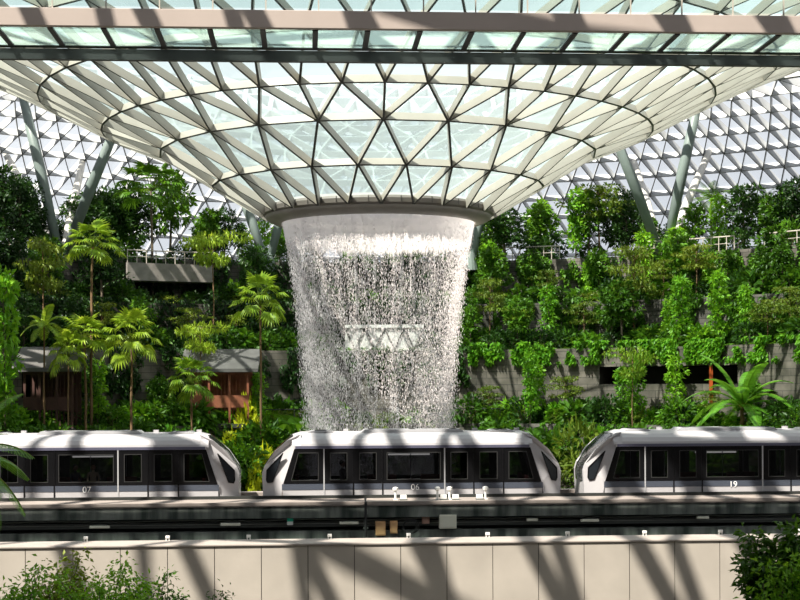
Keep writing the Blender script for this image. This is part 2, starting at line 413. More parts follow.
# ------------------------------------------------------------------ valley terraces
def phi_at(px,R):
    a=(px-400)/F; A=a*a+1; B=-2*(a*CX+CY); Cc=CX*CX+CY*CY-R*R
    disc=B*B-4*A*Cc
    if disc<0: return math.copysign(PI/2,a)
    y=(-B+math.sqrt(disc))/(2*A); return math.atan2(a*y-CX,y-CY)
LV=[(9.0,27.0,4.6),(27.0,31.0,10.9),(31.0,36.0,16.5),(36.0,41.0,20.3),(41.0,73.0,24.2)]   # R inner, R outer, floor z
PH=math.radians(108)
fl=lathe([(0.01,-.4),(9.4,-.4),(9.4,4.6),(18,4.6),(27,4.6)],CX,CY,96); o=fl.build('floor',M['soil']); tag(o,kind='structure')
bk=lathe([(18,4.55),(20,5.62),(24,7.67),(27,9.2)],CX,CY,80,0,False,False,-PI*.6,PI*.6); bk.build('planted_bank',M['soil'])['kind']='structure'
g=lathe([(27.2,3.9),(200,3.9)],CX,CY,96); 
g.build('ground',M['ground'])['kind']='structure'
def terrace_wall(name,R,z0,z1,gaps,m,th=.5):
    n=220; mb=MB(); mb.uv=[]
    zs=sorted(set([z0,z1]+[z for g_ in gaps for z in g_[2:]]))
    def addq(a0,a1,ra,rb,za,zb):
        b=len(mb.v)
        for (a,z,r) in ((a0,za,ra),(a1,za,ra),(a1,zb,rb),(a0,zb,rb)):
            mb.v.append((CX+r*math.sin(a),CY+r*math.cos(a),z)); mb.uv.append((R*a,z+(r-R)))
        mb.f.append((b,b+1,b+2,b+3)); mb.m.append(0)
    for k in range(n):
        a0=-PH+2*PH*k/n; a1=-PH+2*PH*(k+1)/n; am=(a0+a1)/2
        for za,zb in zip(zs,zs[1:]):
            hole=[g_ for g_ in gaps if g_[0]<am<g_[1] and g_[2]<=za and zb<=g_[3]]
            if hole:
                addq(a0,a1,R+2.4,R+2.4,za,zb); mb.m[-1]=1
                addq(a0,a1,R,R+2.4,za,za); addq(a0,a1,R,R+2.4,zb,zb); mb.m[-1]=1
            else: addq(a0,a1,R,R,za,zb)
        addq(a0,a1,R,R+th,z1,z1)
    for (ga,gb,za,zb) in gaps:
        for a in (ga,gb):
            j=round((a+PH)/(2*PH/n)) ; 
            for jj in (j-1,j,j+1):
                aa=-PH+2*PH*jj/n
                if (a==ga and -PH+2*PH*(jj+.5)/n>ga and -PH+2*PH*(jj-.5)/n<=ga) or (a==gb and -PH+2*PH*(jj-.5)/n<gb and -PH+2*PH*(jj+.5)/n>=gb):
                    b=len(mb.v)
                    for (r,z) in ((R,za),(R+2.4,za),(R+2.4,zb),(R,zb)):
                        mb.v.append((CX+r*math.sin(aa),CY+r*math.cos(aa),z)); mb.uv.append((R*aa+r,z))
                    mb.f.append((b,b+1,b+2,b+3)); mb.m.append(1)
    o=mb.build(name,[m,M['dark']]); o['kind']='structure'; return o
terrace_wall('terrace_wall',27,3.9,11.1,[],M['stone'])
terrace_wall('terrace_wall',31,10.9,16.7,[(phi_at(598,31),phi_at(735,31),14.0,15.3),(phi_at(20,31),phi_at(82,31),13.2,15.2)],M['stonel'])
terrace_wall('terrace_wall',36,16.5,20.5,[(phi_at(776,36),phi_at(850,36),18.3,19.5)],M['stone'])
terrace_wall('terrace_wall',41,20.3,24.4,[],M['stone'])
for (a,b,z) in LV[1:]:
    nm='terrace_floor'
    mb=lathe([(a+.3,z),(b+.1,z)],CX,CY,120,0,False,False,-PH,PH); mb.build(nm,M['soil'])['kind']='structure'

# ------------------------------------------------------------------ plants
def nrm(a): return a/np.maximum(np.linalg.norm(a,axis=1,keepdims=True),1e-9)
def leaf_arrays(c, out, size, ratio=.5, up=.7, droop=.25):
    """c: leaf bases, out: pointing directions; folded diamond leaves"""
    n=len(c)
    d=nrm(out+rng.normal(0,.55,(n,3))-np.array([0,0,droop]))
    nn=nrm(np.array([0,0,up])+rng.normal(0,.45,(n,3)))
    s=nrm(np.cross(d,nn)); u=np.cross(s,d)
    L=(size*rng.uniform(.7,1.3,n))[:,None]; W=L*ratio*.5
    a=c; b=c+d*L*.45+s*W+u*W*.35; t_=c+d*L-u*L*.12; e=c+d*L*.45-s*W+u*W*.35
    V=np.stack([a,b,t_,e],1); Fi=(np.arange(n)[:,None,None]*4+np.array([(0,1,2),(0,2,3)])[None]).reshape(-1)
    return V,Fi
def leaf_mesh(name,c,out,size,m,**k):
    V,Fi=leaf_arrays(c,out,size,**k); return np_mesh(name,V,Fi,3,[m])
def blob(n,cen,rad,shell=.55):
    d=nrm(rng.normal(0,1,(n,3))); r=(shell+(1-shell)*rng.random(n))[:,None]
    return np.array(cen)+d*r*np.array(rad), d
def trunk_mb(h,r0,r1,lean=.0,n=8,seg=6):
    mb=MB(); a=random.uniform(0,6.28)
    pts=[(math.cos(a)*lean*h*(i/seg)**2+.03*math.sin(i*1.7),math.sin(a)*lean*h*(i/seg)**2,h*i/seg) for i in range(seg+1)]
    mb.tube(pts,[r0+(r1-r0)*i/seg for i in range(seg+1)],n); return mb,Vector(pts[-1])
PROTO={}
def clump_tree(key,h,clumps,leafn,size,lm,bark='barkg',r0=.12):
    mb,top=trunk_mb(h*.93,r0,r0*.35,.02)
    cs=[];ds=[]
    for (x,y,z,rx,rz,k) in clumps:
        p0=Vector((0,0,max(.5,z-rz*.5-abs(x)*.4))); mb.tube([p0,(p0+Vector((x,y,z)))/2+Vector((0,0,.1)),(x,y,z)],[r0*.4,r0*.28,r0*.12],5)
        c,d=blob(int(leafn*k),(x,y,z),(rx,rx,rz)); cs.append(c); ds.append(d)
    c=np.concatenate(cs); d=np.concatenate(ds)
    PROTO[key]=('tree',mb.mesh('trunk',M[bark],True),leaf_mesh('foliage',c,d,size,lm))
def rnd_clumps(n,h0,h1,spread,rx,rz):
    out=[]
    for i in range(n):
        a=i*2.4+random.uniform(-.4,.4); z=h0+(h1-h0)*(i+.5)/n; s=spread*random.uniform(.4,1)*(1-.35*((z-h0)/(h1-h0)))
        out.append((math.cos(a)*s,math.sin(a)*s,z,rx*random.uniform(.75,1.25),rz*random.uniform(.75,1.25),random.uniform(.7,1.2)))
    out.append((0,0,h1,rx*.9,rz,1)); return out
for i in range(3):
    clump_tree('broad%d'%i,5.6,rnd_clumps(7,2.6,5.4,1.3,.95,.6),150,.42,M['lf_mid'])
    clump_tree('darkt%d'%i,6.4,rnd_clumps(10,2.4,6.2,1.9,1.25,.8),190,.40,M['lf_dark'],r0=.16)
    clump_tree('slender%d'%i,6.0,rnd_clumps(8,1.4,5.9,.55,.62,.5),85,.40,M['lf_bright'],r0=.07)
    clump_tree('tier%d'%i,5.0,[(math.cos(a)*.9*s,math.sin(a)*.9*s,z+.18*math.sin(a*3),random.uniform(.7,1.3)*s,.09,.75) for z,s in ((3.1,.9),(3.8,1.3),(4.5,.75)) for a in (0.3+z,1.7+z,3.0+z,4.6+z)],125,.26,M['lf_olive'],'bark',.07)
    clump_tree('tiery%d'%i,5.0,[(math.cos(a)*1.1*s,math.sin(a)*1.1*s,z+.15*math.sin(a*3),random.uniform(.7,1.4)*s,.09,.8) for z,s in ((3.7,.75),(4.4,1.3)) for a in (0.3+z,1.6+z,3.0+z,4.6+z)],150,.26,M['lf_palm'],'bark',.07)
def shrub(key,n,r,h,size,lm,ratio=.5,droop=.2):
    c,d=blob(n,(0,0,h*.45),(r,r,h*.55),.5); k=c[:,2]>0.0; c=c[k]; d=d[k]
    k=max(5,n//25)
    mb=MB()
    for j in range(7):
        a=j*.9; mb.tube([(0,0,0),(math.cos(a)*r*.35,math.sin(a)*r*.35,h*.4),(math.cos(a)*r*.6,math.sin(a)*r*.6,h*.75)],[.03,.02,.01],4)
    V,Fi=leaf_arrays(c,d,size,ratio=ratio,droop=droop)
    nb=len(mb.v); vs=mb.v+[tuple(x) for x in V.reshape(-1,3)]; fs=mb.f+[tuple(int(q)+nb for q in f) for f in Fi.reshape(-1,3)]
    m2=MB(); m2.v=vs; m2.f=fs; m2.m=[1]*len(mb.f)+[0]*(len(fs)-len(mb.f))
    PROTO[key]=('shrub',m2.mesh('shrub',[lm,M['barkg']]))
for i in range(3):
    shrub('bushm%d'%i,420,1.15,1.9,.40,M['lf_mid'])
    shrub('bushd%d'%i,420,1.25,1.9,.36,M['lf_dark'])
    shrub('bushb%d'%i,360,.95,1.6,.42,M['lf_bright'],.6)
    shrub('bushy%d'%i,260,.8,1.2,.34,M['lf_yellow'],.6)
    shrub('busho%d'%i,420,1.3,1.3,.34,M['lf_olive'],.35)
    shrub('big%d'%i,150,1.1,1.7,.75,M['lf_mid'],.55,.45)
def fan_leaf(V,Fi,base,d,up,rad,nseg=13,spread=2.5):
    s=d.cross(up).normalized(); u=s.cross(d).normalized()
    for k in range(nseg):
        a=-spread/2*1.25+spread*1.25*k/(nseg-1)
        dd=(d*math.cos(a)+s*math.sin(a)).normalized(); sd=(s*math.cos(a)-d*math.sin(a)).normalized()
        L=rad*(1-.12*abs(a)/1.5)*random.uniform(.9,1.08); wd=L*.105
        m1=base+dd*L*.5+u*.03; tip=base+dd*L-u*L*.20-Vector((0,0,L*.10))
        b=len(V); V.extend([base,m1+sd*wd,tip,m1-sd*wd,m1-u*wd*.7]); Fi.extend([(b,b+1,b+4),(b+1,b+2,b+4),(b,b+4,b+3),(b+4,b+2,b+3)])
def fan_palm(key,h,nf,pet,rad,lm=None,bark='bark'):
    mb,top=trunk_mb(h,.11,.075,.012,10,8)
    V=[];Fi=[];pm=MB()
    for j in range(nf):
        a=j*2.399; el=math.radians(75-85*(j/(nf-1)))
        d=Vector((math.cos(a)*math.cos(el),math.sin(a)*math.cos(el),math.sin(el)))
        L=pet*random.uniform(.8,1.15); mid=top+d*L*.55+Vector((0,0,.06)); end=top+d*L-Vector((0,0,L*.14))
        pm.tube([top,mid,end],[.025,.018,.012],4)
        dd=((end-mid).normalized()+Vector((0,0,-.10))).normalized()
        upv=Vector((0,0,1)) if abs(dd.z)<.9 else Vector((-math.cos(a),-math.sin(a),0))
        fan_leaf(V,Fi,end,dd,upv,rad*random.uniform(.85,1.1))
    mb2=MB(); mb2.add(V,Fi,0); mb2.add(pm.v,pm.f,1)
    PROTO[key]=('palm',mb.mesh('trunk',M[bark],True),mb2.mesh('fronds',[lm or M['lf_palm'],M['lf_olive']]))
for i,hh in enumerate((12.0,6.5,4.6,8.5)):
    fan_palm('fan%d'%i,hh,22 if i!=2 else 18,1.5,1.0)
def feather_frond(V,Fi,pm,top,a,el,L,lw,nl=22,broad=False):
    pts=[];p=top.copy();d=Vector((math.cos(a)*math.cos(el),math.sin(a)*math.cos(el),math.sin(el)))
    st=L/12
    for i in range(13):
        pts.append(p.copy()); p=p+d*st; d=(d+Vector((0,0,-.125))).normalized()
    pm.tube(pts,[.03-.024*i/12 for i in range(13)],4)
    for k in range(nl):
        f=1.0+(k+.5)/nl*11; i=int(f); q=pts[i]+(pts[min(i+1,12)]-pts[i])*(f-i); t_=(pts[min(i+1,12)]-pts[i-1]).normalized()
        s=t_.cross(Vector((0,0,1))).normalized(); u=s.cross(t_)
        w_=lw*math.sin(PI*min(1,.12+.86*(k+.5)/nl))**.6
        for sg in (-1,1):
            tip=q+s*sg*w_+t_*w_*(.3 if broad else .45)-u*w_*(.18 if broad else .35)
            wd=(L/nl)*(.55 if broad else .30)
            b=len(V); V.extend([q-t_*wd,q+t_*wd,tip+t_*wd*.3,tip-t_*wd*.5]); Fi.append((b,b+1,b+2,b+3))
def feather_palm(key,h,nf,L,lw,lm,bark='barkg',broad=False,nl=22,el0=75,el1=-5,r=.12):
    mb,top=trunk_mb(h,r,r*.7,.02,10,6); V=[];Fi=[];pm=MB()
    for j in range(nf):
        feather_frond(V,Fi,pm,top,j*2.399,math.radians(el0+(el1-el0)*j/(nf-1)),L*random.uniform(.85,1.1),lw,nl,broad)
    m2=MB(); m2.add(V,Fi,0); m2.add(pm.v,pm.f,1)
    PROTO[key]=('palm',mb.mesh('trunk',M[bark],True),m2.mesh('fronds',[lm,M['lf_olive']]))
fan_palm('fandark',9.0,26,1.9,1.15,M['lf_mid'],'barkg')
feather_palm('feather0',6.0,15,2.3,.42,M['lf_mid'])
feather_palm('feather1',5.0,14,2.0,.40,M['lf_dark'])
feather_palm('broad_fern',1.2,19,3.9,.50,M['lf_fern'],'bark',True,40,68,6,.16)
feather_palm('arch',5.6,11,1.9,.45,M['lf_palm'],'bark',True,26,65,5,.09)
feather_palm('fern0',.25,12,1.25,.30,M['lf_bright'],'bark',True,16,65,15,.06)

CATS={'tree':'tree','shrub':'shrub','palm':'palm'}
def place(key,loc,label,group=None,scale=1,rz=None,name=None,cat=None,sz=None):
    pr=PROTO[key]; rz=random.uniform(0,6.28) if rz is None else rz
    if pr[0]=='shrub':
        o=bpy.data.objects.new(name or 'shrub',pr[1]); C.objects.link(o)
    else:
        o=empty(name or ('palm_tree' if pr[0]=='palm' else 'tree'))
        for nm,me in (('trunk',pr[1]),('fronds' if pr[0]=='palm' else 'foliage',pr[2])):
            c=bpy.data.objects.new(nm,me); C.objects.link(c); c.parent=o
    o.location=loc; o.rotation_euler=(0,0,rz); s=scale
    o.scale=(s,s,s*(sz or 1)); tag(o,label,cat or CATS[pr[0]],group); return o
def bank(r): return 4.6+max(0,min(1,(r-18)/9))*4.6
def level_of(r):
    if r<27: return 0,bank(r)
    for k,(a,b,z) in enumerate(LV):
        if a<=r<b: return k,z
    return 4,LV[4][2]
def at_px(px,D,want=None):
    x=(px-400)/F*D; r=math.hypot(x-CX,D-CY); return x,D,r
LVN=['planted bank','lowest terrace','second terrace','third terrace','top terrace']
def side_of(x,y):
    px=400+F*x/y
    return 'far left' if px<150 else 'left of waterfall' if px<300 else 'behind waterfall' if px<462 else 'right of waterfall' if px<630 else 'far right'
DESC={'bushm':('rounded mid green shrub','shrub'),'bushd':('dense dark green shrub','shrub'),'bushb':('bright green leafy shrub','shrub'),'bushy':('yellow leaved shrub','shrub'),
      'busho':('low olive green feathery shrub','shrub'),'big':('large leaved green shrub','shrub'),'broad':('mid green tree with clumped foliage','tree'),'darkt':('dense dark evergreen tree','tree'),
      'slender':('slim bright green tree leafy down its stem','tree'),'tier':('slender tree with flat olive green tiers','tree'),'tiery':('slender tree with flat yellow green tiers','tree'),
      'feather':('palm with arching feather fronds','palm'),'fern':('low bright green fern','fern'),'fan':('fan palm','palm'),'arch':('small palm with arching fronds','palm')}
def auto(kind,phi,R,scale,n=3,sz=None):
    x=CX+R*math.sin(phi); y=CY+R*math.cos(phi); px_=400+F*x/y
    if 708<px_<776 and R<31: scale=min(scale,.55)
    if 198<px_<250 and 26<R<31: scale=min(scale,.75); kind={'slender':'bushm','broad':'bushm'}.get(kind,kind)
    if 335<px_<420 and 31<R<36: return
    if 122<px_<220 and 36<R<41:
        if kind in ('darkt','broad','tier','slender'): return
        scale=min(scale,.7)
    if R>42 and (38<px_<84 or 640<px_<690): scale=min(scale,.6)
    k,z=level_of(R)
    if k==0: scale*=.8
    key=kind if kind in PROTO else kind+str(random.randrange(n))
    d,cat=DESC[kind.rstrip('0123456789')]; s=side_of(x,y)
    nm={'shrub':'shrub','tree':'tree','palm':'palm_tree','fern':'fern'}[cat]
    place(key,(x,y,z-.03),'%s, %s, %s'%(d,LVN[k],s),'%ss on the %s %s'%(d,LVN[k],s),scale,name=nm,cat=cat,sz=sz)
def pxphi(px,R): return phi_at(px,R)
def scatter(n,kinds,R0,R1,px0,px1,s0,s1):
    ks=[k for k,w_ in kinds]; ws=[w_ for k,w_ in kinds]
    for i in range(n):
        R=random.uniform(R0,R1); px=px0+(px1-px0)*(i+random.random())/n
        k=random.choices(ks,ws)[0]
        auto(k,phi_at(px,R),R,random.uniform(s0,s1))
# valley floor in front of the lowest wall: seen between the cars and above their roofs
scatter(34,[('bushm',3),('bushb',2),('big',2),('bushd',1)],22,26.3,-60,330,1.3,2.3)
scatter(16,[('bushm',3),('bushb',2),('big',2),('busho',2)],22.5,26.3,462,860,1.3,2.2)
scatter(7,[('busho',2),('fern0',2),('bushm',1)],24.5,26.3,455,600,.9,1.3)
# lowest terrace
scatter(46,[('bushm',4),('bushb',3),('bushd',2),('big',2),('busho',1)],27.7,30.3,-40,335,.8,1.25)
scatter(18,[('bushm',2),('busho',2),('fern0',2),('bushd',2)],28.2,30.3,330,462,.45,.8)
scatter(46,[('bushm',4),('bushb',3),('bushd',3),('big',3),('busho',2)],27.7,30.3,462,850,.7,1.2)
scatter(9,[('slender',3),('broad',1),('tier',2)],28,30,462,830,.6,.85)
scatter(6,[('slender',2),('broad',1)],28,30,-20,300,.6,.8)
# second terrace
scatter(40,[('bushd',4),('bushm',3),('busho',1),('big',1)],31.8,35,-30,320,.7,1.1)
scatter(12,[('bushd',3),('bushm',1)],32,35,320,470,.6,.9)
scatter(44,[('bushd',3),('bushm',4),('bushb',1),('big',2),('fern0',1)],31.7,35,470,830,.7,1.1)
scatter(12,[('slender',3),('broad',2),('tier',2),('feather',0)],31.8,35,465,830,.6,.9)
scatter(7,[('broad',1),('darkt',1),('tier',1)],32,35,0,290,.6,.8)
# third terrace
scatter(34,[('bushd',4),('bushm',2),('busho',1)],36.8,40,-20,320,.75,1.2)
scatter(10,[('bushd',3),('bushm',1)],36.8,40,320,470,.7,1.0)
scatter(38,[('bushd',3),('bushm',3),('busho',1),('big',1)],36.8,40,470,825,.7,1.2)
scatter(14,[('slender',3),('broad',3),('tier',2),('darkt',1)],37,40,465,830,.6,.95)
scatter(7,[('darkt',2),('broad',1)],37,40,0,290,.65,.85)
# top terrace
scatter(24,[('bushd',3),('bushm',2)],42,46,-20,830,.8,1.3)
scatter(10,[('darkt',4),('broad',1)],43,52,-10,135,.85,1.1)
scatter(8,[('broad',2),('darkt',2),('slender',1)],43,50,190,300,.55,.8)
scatter(16,[('darkt',3),('broad',3),('slender',2),('tier',1)],43,52,470,820,.75,1.0)
scatter(4,[('darkt',2),('broad',3)],55,62,0,820,.7,.95)

for a_,b_ in ((-170,-40),(845,985)):
    scatter(12,[('bushm',3),('bushb',1),('big',2),('bushd',1)],22,26.3,a_,b_,1.3,2.0)
    scatter(11,[('bushm',3),('bushb',2),('bushd',2),('slender',1)],27.7,30.3,a_,b_,.8,1.2)
    scatter(9,[('bushm',3),('bushd',3),('slender',1)],31.8,35,a_,b_,.7,1.0)
    scatter(9,[('bushm',2),('bushd',3),('broad',1)],36.8,40,a_,b_,.7,1.0)
    scatter(8,[('darkt',2),('broad',2),('bushd',2)],43,50,a_,b_,.8,1.1)
def spot(key,px,topy,D,label,cat=None,name=None,hfac=1.0,scale=None,group=None,sz=None):
    """stand a plant on its terrace so that its top reaches a given height"""
    x,y,r=at_px(px,D); k,z=level_of(r)
    top=E-(topy-HZ)/F*D; H=PH_[key.rstrip('0123456789')] if key not in PH_ else PH_[key]
    s=(top-z)/H if scale is None else scale
    szz=1
    if scale is not None: szz=((top-z)/H)/scale
    return place(key,(x,y,z-.03),label,group,s,name=name,cat=cat,sz=szz)
PH_={'fan0':12.9,'fan1':7.4,'fan2':5.5,'fan3':9.4,'feather0':7.3,'feather1':6.1,'broad_fern':3.4,'arch':6.6,'tier':4.6,'tiery':4.6,'broad':6.0,'darkt':7.0,'slender':6.4,'busho':1.15,'bushy':1.35,'bushb':1.7,'fern0':1.0}
PH_.update({'fan0':13.1,'fan1':7.6,'fan2':5.7,'fan3':9.6})
FP='fan palm with yellow green leaves'
spot('fan0',91,228,104,'tallest fan palm far left, broad crown above two shorter fan palms','palm','fan_palm',scale=1.0)
spot('fan3',86,322,102,'fan palm standing directly under the tallest palm crown at left','palm','fan_palm',scale=.95)
spot('fan1',131,318,101.5,'bright fan palm just right of the tallest palm trunk','palm','fan_palm',scale=.95)
spot('fan1',68,336,100.5,'small fan palm low at left, crown in front of the dark timber screen','palm','fan_palm',scale=.62)
spot('fan1',192,364,103,'short bright fan palm behind roof of car 07, beside the timber pavilion','palm','fan_palm',scale=.85)
spot('fan3',261,284,109,'lone fan palm with slim trunk standing just left of the waterfall','palm','fan_palm',scale=.95)
spot('arch',44,306,101,'palm with arching fronds and thin trunk near the left edge','palm','palm_tree',scale=.85)
spot('tier2',44,243,110,'slender tree with flat tiers rising below the left forked column','tree','tree',scale=1.0)
PH_['fandark']=10.3
spot('fandark',153,172,122,'very tall dark fan palm rising past the curved balcony','palm','fan_palm',scale=1.15)
spot('broad1',171,170,129,'tall leafy tree behind the curved balcony','tree','tree',scale=1.15)
spot('tiery1',214,234,117,'flat topped yellow green tree right of the curved balcony','tree','tree',scale=1.05)
spot('tiery0',201,325,111,'slender tree with flat yellow green tiers above the timber pavilion','tree','tree',scale=.8)
spot('darkt0',24,176,124,'dark evergreen tree between the left forked columns','tree','tree',scale=.55)
spot('darkt1',118,190,128,'large dark evergreen tree right of the left forked column','tree','tree',scale=1.1)
spot('bushy0',247,392,110.5,'bright yellow green shrub right of the timber pavilion','shrub','shrub',scale=.95)
spot('bushy1',233,429,109,'small yellow shrub behind the nose of car 07','shrub','shrub',scale=1.1)
spot('bushy2',264,440,107,'yellow shrub in the gap left of car 06','shrub','shrub',scale=.8)
spot('bushy1',254,457,105,'low yellow shrub in the gap between cars 07 and 06','shrub','shrub',scale=.6)
spot('busho0',578,428,106,'broad yellow green shrub in the gap between cars 06 and 19','shrub','shrub',scale=1.5)
spot('slender0',5,268,98,'tall pale green climbing plant at the left edge','tree','tree',scale=1.1)
spot('broad_fern',742,366,100.5,'giant fern with broad arching fronds above car 19','fern','tree_fern',scale=1.05)
spot('feather0',712,186,130,'feather palm standing on the top terrace right of the right forked column','palm','palm_tree',scale=1.1)
spot('feather1',760,196,128,'dark feather palm on the top terrace near the right edge','palm','palm_tree',scale=1.1)
spot('tier0',600,190,127,'wide flat topped tree left of the right forked column','tree','tree',scale=1.5)
spot('tier1',634,252,114,'thin trunked tier tree standing below the right forked column','tree','tree',scale=1.0)
spot('tiery2',652,330,113,'yellow green flat tiered tree low at right of the waterfall','tree','tree',scale=.62)
spot('tiery0',516,309,117,'small yellow green tier tree right beside the waterfall','tree','tree',scale=.62)
spot('tier2',490,283,119,'olive tier tree touching the right edge of the waterfall','tree','tree',scale=.72)
spot('tier1',768,306,105,'thin trunked tier tree near the right edge above the giant fern','tree','tree',scale=.8)
spot('tier0',697,248,114,'thin trunked olive tier tree below the pale railing','tree','tree',scale=.9)
spot('tiery1',632,352,106,'short yellow green tier tree left of the orange red post','tree','tree',scale=.7)
spot('slender1',678,228,121,'slim bright green tree in front of the right forked column','tree','tree',scale=.85)
spot('slender2',530,352,111,'slim bright tree on the low terrace right of the waterfall','tree','tree',scale=.7)
spot('bushb0',503,420,112,'bright fern-like shrub behind the right half of car 06','shrub','shrub',scale=.6)
spot('broad0',789,190,126,'leafy tree on the top terrace at the right edge','tree','tree',scale=.9)
spot('broad2',541,205,128,'leafy tree on the top terrace right of the funnel collar','tree','tree',scale=1.1)
spot('darkt2',505,208,126,'dark evergreen tree right beside the funnel collar','tree','tree',scale=1.0)
# climbing and hanging plants on the walls, and ground cover: nobody could count their leaves
def hashn(a,b,s=0): 
    v=np.sin(a*1.31+s)+np.sin(b*1.9+a*.43+s*2)+np.sin(a*3.1-b*1.1+s)+.8*np.sin(a*5.7+b*2.3)
    return v
def wall_vines(R,z0,z1,px0,px1,n,m,label,thr=-.4,seed=0,lsize=.36):
    a0=phi_at(px0,R); a1=phi_at(px1,R)
    ph=rng.uniform(a0,a1,n*2); z=z0+(z1-z0)*rng.random(n*2); h=hashn(ph*R,z,seed); k=h>thr; ph=ph[k][:n]; z=z[k][:n]
    r=R-rng.uniform(.05,.5,len(ph))
    c=np.stack([CX+r*np.sin(ph),CY+r*np.cos(ph),z],1); out=np.stack([-np.sin(ph),-np.cos(ph),-.4+0*ph],1)
    o=bpy.data.objects.new('climbing_plants',leaf_mesh('climbing_plants',c,out,lsize,m,droop=.5)); C.objects.link(o)
    tag(o,label,'climbing plants',None,'stuff'); return o
wall_vines(27,8.8,11.4,-170,300,5000,M['lf_mid'],'leaves covering the lowest stone wall left of the waterfall',-1.2,1,.42)
wall_vines(27,8.8,11.3,470,980,5500,M['lf_mid'],'leaves covering the lowest stone wall right of the waterfall',-.8,2,.42)
wall_vines(27,8.5,11.2,330,480,1200,M['lf_olive'],'sparse creepers on the stone wall directly behind the waterfall',.6,3,.3)
wall_vines(31,11.4,17,85,330,5200,M['lf_dark'],'creepers on the second stone wall left of the waterfall',-.2,4)
wall_vines(31,14.0,17,330,470,2600,M['lf_dark'],'creepers on the second stone wall behind the waterfall',-.6,14)
wall_vines(31,15.6,17.3,470,960,8500,M['lf_bright'],'bright creepers hanging over the pale fascia at right',.0,5)
wall_vines(36,17,20.9,-150,330,9000,M['lf_dark'],'dark creepers on the third stone wall left of the waterfall',-1.3,6)
wall_vines(36,17,20.9,330,470,3600,M['lf_dark'],'dark creepers on the third stone wall behind the waterfall',-1.0,16)
wall_vines(36,17,20.9,470,960,10500,M['lf_mid'],'green creepers on the third stone wall right of the waterfall',-.1,7)
wall_vines(41,20.6,24.7,-150,330,9000,M['lf_dark'],'dark creepers on the highest stone wall left of the waterfall',-1.1,8)
wall_vines(41,20.6,24.7,330,470,3600,M['lf_dark'],'dark creepers on the highest stone wall behind the waterfall',-1.2,9)
wall_vines(41,20.6,24.7,470,960,10500,M['lf_mid'],'green creepers on the highest stone wall right of the waterfall',-.1,10)
def cover(R0,R1,z,n,m,label):
    ph=rng.uniform(-1.15,1.15,n); r=rng.uniform(R0,R1,n)
    if R1<27: z=np.array([bank(q)+.03 for q in r])
    c=np.stack([CX+r*np.sin(ph),CY+r*np.cos(ph),z+rng.random(n)*.25],1)
    o=bpy.data.objects.new('ground_cover',leaf_mesh('ground_cover',c,rng.normal(0,1,(n,3))*np.array([1,1,.3]),.4,m,up=1)); C.objects.link(o)
    tag(o,label,'ground cover',None,'stuff')
cover(18,26.8,4.62,6000,M['lf_mid'],'ground cover leaves on the valley floor')
cover(27.4,30.9,10.95,5000,M['lf_mid'],'ground cover leaves on the lowest terrace')
cover(31.4,35.9,16.55,5000,M['lf_mid'],'ground cover leaves on the second terrace')
cover(36.4,40.9,20.35,5000,M['lf_dark'],'ground cover leaves on the third terrace')

# ------------------------------------------------------------------ built things on the terraces
def arc(name,prof,px0,px1,R,m,n=24,parent=None):
    mb=lathe(prof,CX,CY,n,0,True,False,phi_at(px0,R),phi_at(px1,R)); o=mb.build(name,m)
    if parent: rel(o,parent)
    return o
# curved balcony left
Rb=39.0; a=phi_at(172,Rb); bal=empty('balcony',(CX+Rb*math.sin(a),CY+Rb*math.cos(a),22.3)); tag(bal,'curved grey stone balcony high on the left among the trees','balcony')
arc('parapet',[(38.4,22.4),(38.4,23.8),(38.7,23.8),(38.7,22.4)],128,214,38.4,M['stonep'],24,bal)
arc('slab',[(38.71,22.4),(38.71,22.6),(41,22.6),(41,22.4)],128,214,38.7,M['stonep'],24,bal)
def railing(px0,px1,R,z,h,n,parent,nm='post'):
    a0=phi_at(px0,R); a1=phi_at(px1,R)
    for k in range(n+1):
        a=a0+(a1-a0)*k/n; mb=MB(); p=Vector((CX+R*math.sin(a),CY+R*math.cos(a),z)); mb.tube([p,p+Vector((0,0,h))],.04,6)
        rel(mb.build('post',M['rail']),parent)
    mb=MB(); pts=lambda zz:[(CX+R*math.sin(a0+(a1-a0)*k/24),CY+R*math.cos(a0+(a1-a0)*k/24),zz) for k in range(25)]
    mb.tube(pts(z+h),.05,6); mb.tube(pts(z+h*.5),.025,5); rel(mb.build('handrail',M['rail']),parent)
railing(128,214,38.55,23.8,1.0,9,bal)
def rail_thing(px0,px1,R,z,h,n,label,group=None):
    a=phi_at((px0+px1)/2,R); e=empty('railing',(CX+R*math.sin(a),CY+R*math.cos(a),z)); tag(e,label,'railing',group); railing(px0,px1,R,z,h,n,e)
rail_thing(688,735,41.2,24.4,1.1,6,'pale metal railing on the top terrace right of the right forked column')
rail_thing(640,662,41.2,24.4,1.1,3,'short pale railing left of the right forked column foot')
rail_thing(505,560,41.2,24.4,1.1,7,'pale railing on the top terrace just right of the waterfall')
rail_thing(765,830,41.2,24.4,1.1,6,'pale railing on the top terrace at the right edge')
e_=empty('cable_rail',(CX,CY+27,11.1)); tag(e_,'thin dark handrail on the wall top behind the waterfall','railing'); 
mb=MB(); Rr=27.2; mb.tube([(CX+Rr*math.sin(a_),CY+Rr*math.cos(a_),12.2) for a_ in np.linspace(phi_at(265,Rr),phi_at(500,Rr),20)],.04,5); rel(mb.build('handrail',M['gwdark']),e_)
for a_ in np.linspace(phi_at(265,Rr),phi_at(500,Rr),9):
    mb=MB(); p=Vector((CX+Rr*math.sin(a_),CY+Rr*math.cos(a_),11.05)); mb.tube([p,p+Vector((0,0,1.15))],.03,5); rel(mb.build('post',M['gwdark']),e_)
